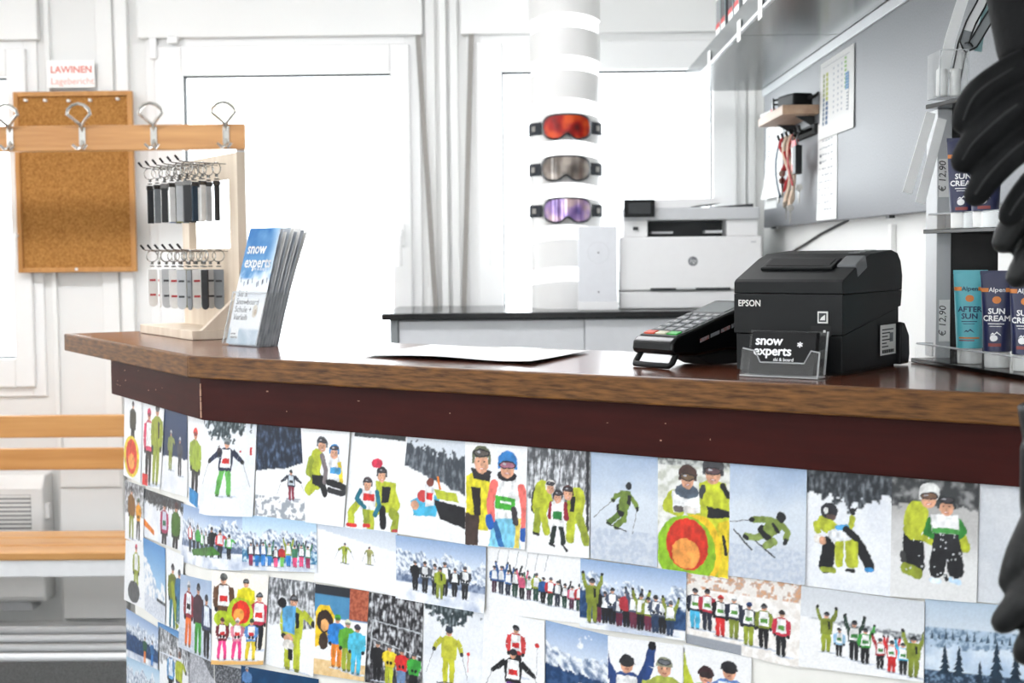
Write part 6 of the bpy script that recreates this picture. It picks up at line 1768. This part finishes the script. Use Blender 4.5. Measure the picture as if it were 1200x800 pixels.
# upper shelf: clear box with straps
yU = 1.90
bx0, bx1 = on_y(1094, 100, yU).x, on_y(1127, 100, yU).x
zU = zs_[2] + .0062; zT2 = on_y(1100, 62, yU).z
t = thing('clear_box', 'clear acrylic box holding white straps on the top display shelf', 'acrylic box', ((bx0 + bx1) / 2, yU, zU))
hw = (bx1 - bx0) / 2
for (nm, a) in (('front_plate', (-hw, hw, -.03, -.0285, 0, zT2 - zU)), ('back_plate', (-hw, hw, .0285, .03, 0, zT2 - zU)), ('side_plate', (-hw, -hw + .0015, -.0285, .0285, 0, zT2 - zU)), ('side_plate', (hw - .0015, hw, -.0285, .0285, 0, zT2 - zU)), ('bottom_plate', (-hw, hw, -.03, .03, 0, .0015))):
    MB().box(*a).build(nm, 'acrylic', t)
for x in (-hw, hw): MB().tube([(x, -.029, 0), (x, -.029, zT2 - zU)], .0009, 6).build('plate_edge', 'acrylic_edge', t)
MB().tube([(-hw, -.029, zT2 - zU), (hw, -.029, zT2 - zU)], .0009, 6).build('plate_edge', 'acrylic_edge', t)
for k in range(2):
    o = MB().lathe([(.006, 0), (.0085, .002), (.0085, .024), (.006, .026)], 16, M=Matrix.Translation((bx0 + .012 + k * .018, yU, zU + .011)) @ Matrix.Rotation(pi / 2, 4, 'Y')) if False else MB().lathe([(.006, .0), (.0075, .002), (.0075, .034), (.006, .036)], 16, M=Matrix.Translation((bx0 + .011 + k * .017, yU, zU + .002))).build('lip_balm', 'cap_white', smooth=50)
    tag(o, 'white lip balm stick standing inside the clear acrylic box', 'lip balm', 'lip balm sticks in the clear box')
def ribbon(name, label, pts, y, width, material, cat='strap', group='straps in the clear box', trim=None):
    P = [on_y(px_, py_, y + dy) for px_, py_, dy in pts]
    def fn(u, v):
        f = v * (len(P) - 1); i = min(int(f), len(P) - 2); fr = f - i
        c = P[i].lerp(P[i + 1], fr)
        tdir = (P[min(i + 1, len(P) - 1)] - P[max(i, 0)]).normalized()
        side = tdir.cross(Vector((0, -1, 0))).normalized()
        return c + side * ((u - .5) * width), Vector((0, -1, 0))
    o = thing(name, label, cat, tuple(P[-1]), group=group)
    MB().sheet(fn, 2, 4 * (len(P) - 1), .0015).build('band', material, o, smooth=60, world=True)
    if trim:
        for s_ in (0.0, 1.0):
            MB().tube([fn(s_, v / 12)[0] + Vector((0, -.0004, 0)) for v in range(13)], .0012, 5).build('edging', trim, o, smooth=60, world=True)
    return o
ribbon('wrist_strap', 'white printed strap standing leftmost in the clear box', ((1136, -24, 0), (1125, 10, 0), (1114, 46, 0), (1104, 92, .0)), yU + .012, .0145, 'strap_white')
ribbon('wrist_strap', 'white looped strap with black edging in the clear box', ((1162, -24, 0), (1149, 6, 0), (1138, 26, 0), (1128, 52, 0), (1120, 92, 0)), yU, .0125, 'strap_white', trim='black_matt')
ribbon('wrist_strap', 'grey looped strap with black edging beside the teal strap', ((1186, -24, 0), (1170, 4, 0), (1156, 26, 0), (1144, 46, 0), (1136, 58, 0), (1130, 50, 0), (1134, 36, 0)), yU - .012, .012, 'cabinet_edge', trim='black_matt')
ribbon('wrist_strap', 'pale teal strap behind the black glove', ((1170, -24, 0), (1158, 6, 0), (1150, 34, 0), (1146, 60, 0)), yU + .002, .010, 'strap_teal')
# two white measuring strips hanging beside the post
for k, (a, b) in enumerate((((1091, 132), (1063, 226)), ((1104, 139), (1078, 238)))):
    yW = 1.955 - k * .012
    pa, pb = on_y(*a, yW), on_y(*b, yW)
    dz_ = (pa - pb).normalized(); xx = dz_.cross(Vector((0, 1, 0))).normalized()
    L = (pa - pb).length
    o = thing('white_strip', ('white plastic strip hanging beside the post, farther from the post', 'white plastic strip hanging beside the post, nearer to the post')[k], 'strip', M=frame(pb, xx, dz_.cross(xx), dz_), group='white strips by the post')
    MB().box(-.0066, .0066, -.001, .001, 0, L).build('strip', 'strap_white', o, bevel=.0004)
    for j in range(3): MB().box(-.004, .003, -.0014, -.001, .012 + j * .005, .0145 + j * .005).build('print_line', 'ink_grey', o)

# ------------------------------------------------------------------ gloves hanging on a rack at the right
def remeshed(name, mb, material, parent, voxel=.0028, smooth_it=6, world=True):
    o = mb.build(name, material, parent, world=world)
    r = o.modifiers.new('r', 'REMESH'); r.mode = 'VOXEL'; r.voxel_size = voxel; r.use_smooth_shade = True
    s = o.modifiers.new('s', 'SMOOTH'); s.iterations = smooth_it; s.factor = .5
    dg = bpy.context.evaluated_depsgraph_get(); dg.update()
    me = bpy.data.meshes.new_from_object(o.evaluated_get(dg))
    o.modifiers.clear(); old = o.data; o.data = me
    me.materials.clear(); me.materials.append(MATS[material])
    me.polygons.foreach_set('use_smooth', [True] * len(me.polygons))
    return o
SEAMS = []
def finger(mb, pts, r):
    """pts: (px, py, depth) joints; capsule chain with rounded end"""
    P = [on_y(a, b, c) for a, b, c in pts]
    rs = r if isinstance(r, (list, tuple)) else [r] * len(P)
    # resample with catmull-rom
    out = []; ro = []
    n = len(P)
    for i in range(n - 1):
        p0, p1, p2, p3 = P[max(i - 1, 0)], P[i], P[i + 1], P[min(i + 2, n - 1)]
        for k in range(5):
            s = k / 5
            out.append(.5 * ((2 * p1) + (p2 - p0) * s + (2 * p0 - 5 * p1 + 4 * p2 - p3) * s * s + (3 * p1 - p0 - 3 * p2 + p3) * s ** 3)); ro.append(rs[i] * (1 - s) + rs[i + 1] * s)
    out.append(P[-1]); ro.append(rs[-1])
    for j in range(1, 4):
        a = j / 3.2 * pi / 2
        out.append(P[-1] + (P[-1] - out[-2 if j == 1 else -2]).normalized() * 0 + (P[-1] - P[-2]).normalized() * rs[-1] * sin(a)); ro.append(max(.002, rs[-1] * cos(a)))
    mb.tube(out, ro, 14)
    SEAMS.append([(p + Vector((-.35 * r_, -.93 * r_, .0)), p + Vector((.2 * r_, -.95 * r_, .2 * r_))) for p, r_ in zip(out[4:-3], ro[4:-3])])
    mb.ell(P[0], (rs[0], rs[0], rs[0]), 12, 8)

GY = 1.20
t = thing('ski_glove', 'large black ski glove hanging before the sun cream display', 'glove', tuple(on_y(1230, 120, GY)), group='black gloves on the rack')
g = MB()
finger(g, [(1238, 60, GY), (1185, 84, GY - .012), (1145, 112, GY - .012), (1130, 142, GY - .004)], [.0150, .0138, .0128, .0112])
finger(g, [(1246, 96, GY), (1190, 126, GY - .018), (1146, 164, GY - .016), (1129, 188, GY - .008)], [.0152, .0140, .0128, .0112])
finger(g, [(1252, 140, GY), (1202, 166, GY - .018), (1163, 202, GY - .016), (1144, 228, GY - .008)], [.0150, .0136, .0124, .0108])
finger(g, [(1258, 190, GY), (1218, 210, GY - .014), (1196, 234, GY - .012), (1184, 252, GY - .006)], [.0145, .0130, .0118, .0105])
g.ell(on_y(1258, 110, GY + .006), (.040, .026, .058), 20, 12)
g.ell(on_y(1236, 46, GY + .010), (.040, .026, .040), 20, 12)
hand = remeshed('glove_hand', g, 'glove_black', t)
for sm in SEAMS:
    MB().tube([a for a, b in sm], .0011, 6).build('seam', 'stitch', hand, smooth=60, world=True)
g = MB(); P = [on_y(1228, 66, GY + .016), on_y(1222, 0, GY + .018), on_y(1224, -90, GY + .02)]
g.tube(P, [.040, .045, .054], 24); cuff = remeshed('glove_cuff', g, 'glove_black', t, voxel=.004)
for (a, b) in (((1116, 176), (1134, 204)), ((1131, 214), (1152, 240))):
    pass
t = thing('ski_glove', 'black leather glove peeking out below the large ski glove', 'glove', tuple(on_y(1240, 260, 1.26)), group='black gloves on the rack')
g = MB()
finger(g, [(1240, 190, 1.27), (1204, 236, 1.26), (1186, 264, 1.255), (1176, 284, 1.255)], [.0145, .0135, .0120, .0105])
finger(g, [(1256, 240, 1.27), (1222, 282, 1.255), (1203, 308, 1.25), (1193, 324, 1.25)], [.0150, .0140, .0125, .0110])
g.ell(on_y(1262, 214, 1.28), (.036, .024, .05), 18, 10)
remeshed('glove_hand', g, 'glove_leather', t)
t = thing('ski_glove', 'black leather glove hanging low before the blank grey photo', 'glove', tuple(on_y(1240, 640, 1.12)), group='black gloves on the rack')
g = MB()
GL = 1.12
finger(g, [(1236, 560, GL), (1222, 600, GL), (1198, 648, GL - .006), (1184, 682, GL - .004)], [.0150, .0145, .0130, .0100])
finger(g, [(1250, 620, GL), (1228, 672, GL - .014), (1198, 706, GL - .016), (1176, 728, GL - .012)], [.0160, .0150, .0135, .0105])
finger(g, [(1262, 680, GL), (1240, 722, GL - .014), (1214, 748, GL - .014), (1202, 764, GL - .01)], [.0155, .0145, .0130, .0110])
g.ell(on_y(1266, 600, GL + .01), (.042, .026, .060), 18, 10)
g.tube([on_y(1213, 520, GL + .01), on_y(1214, 590, GL + .01), on_y(1222, 640, GL + .01)], [.012, .013, .014], 12)
g.tube([on_y(1262, 560, GL + .012), on_y(1256, 470, GL + .014)], [.036, .042], 20)
remeshed('glove_hand', g, 'glove_leather', t)
# rack carrying the gloves, standing right of the picture
rp = on_y(1345, 400, 1.20)
t = thing('glove_rack', 'black floor rack carrying the gloves, right of the counter photos', 'rack', (rp.x, rp.y, 0))
MB().tube([(0, 0, .01), (0, 0, 1.66)], .012, 12).build('pole', 'black_matt', t, smooth=50)
MB().lathe([(.14, 0), (.14, .008), (.02, .014)], 32).build('foot_plate', 'black_matt', t, smooth=40)
for z, px_, py_, yy in ((1.58, 1224, -88, GY + .02), (1.42, 1262, 190, 1.28), (1.235, 1256, 470, GL + .014)):
    q = on_y(px_, py_, yy)
    MB().tube([Vector((rp.x, rp.y, z)), Vector((q.x, q.y, z)), Vector((q.x, q.y, q.z + .01))], .004, 8).build('arm', 'black_matt', t, smooth=50, world=True)
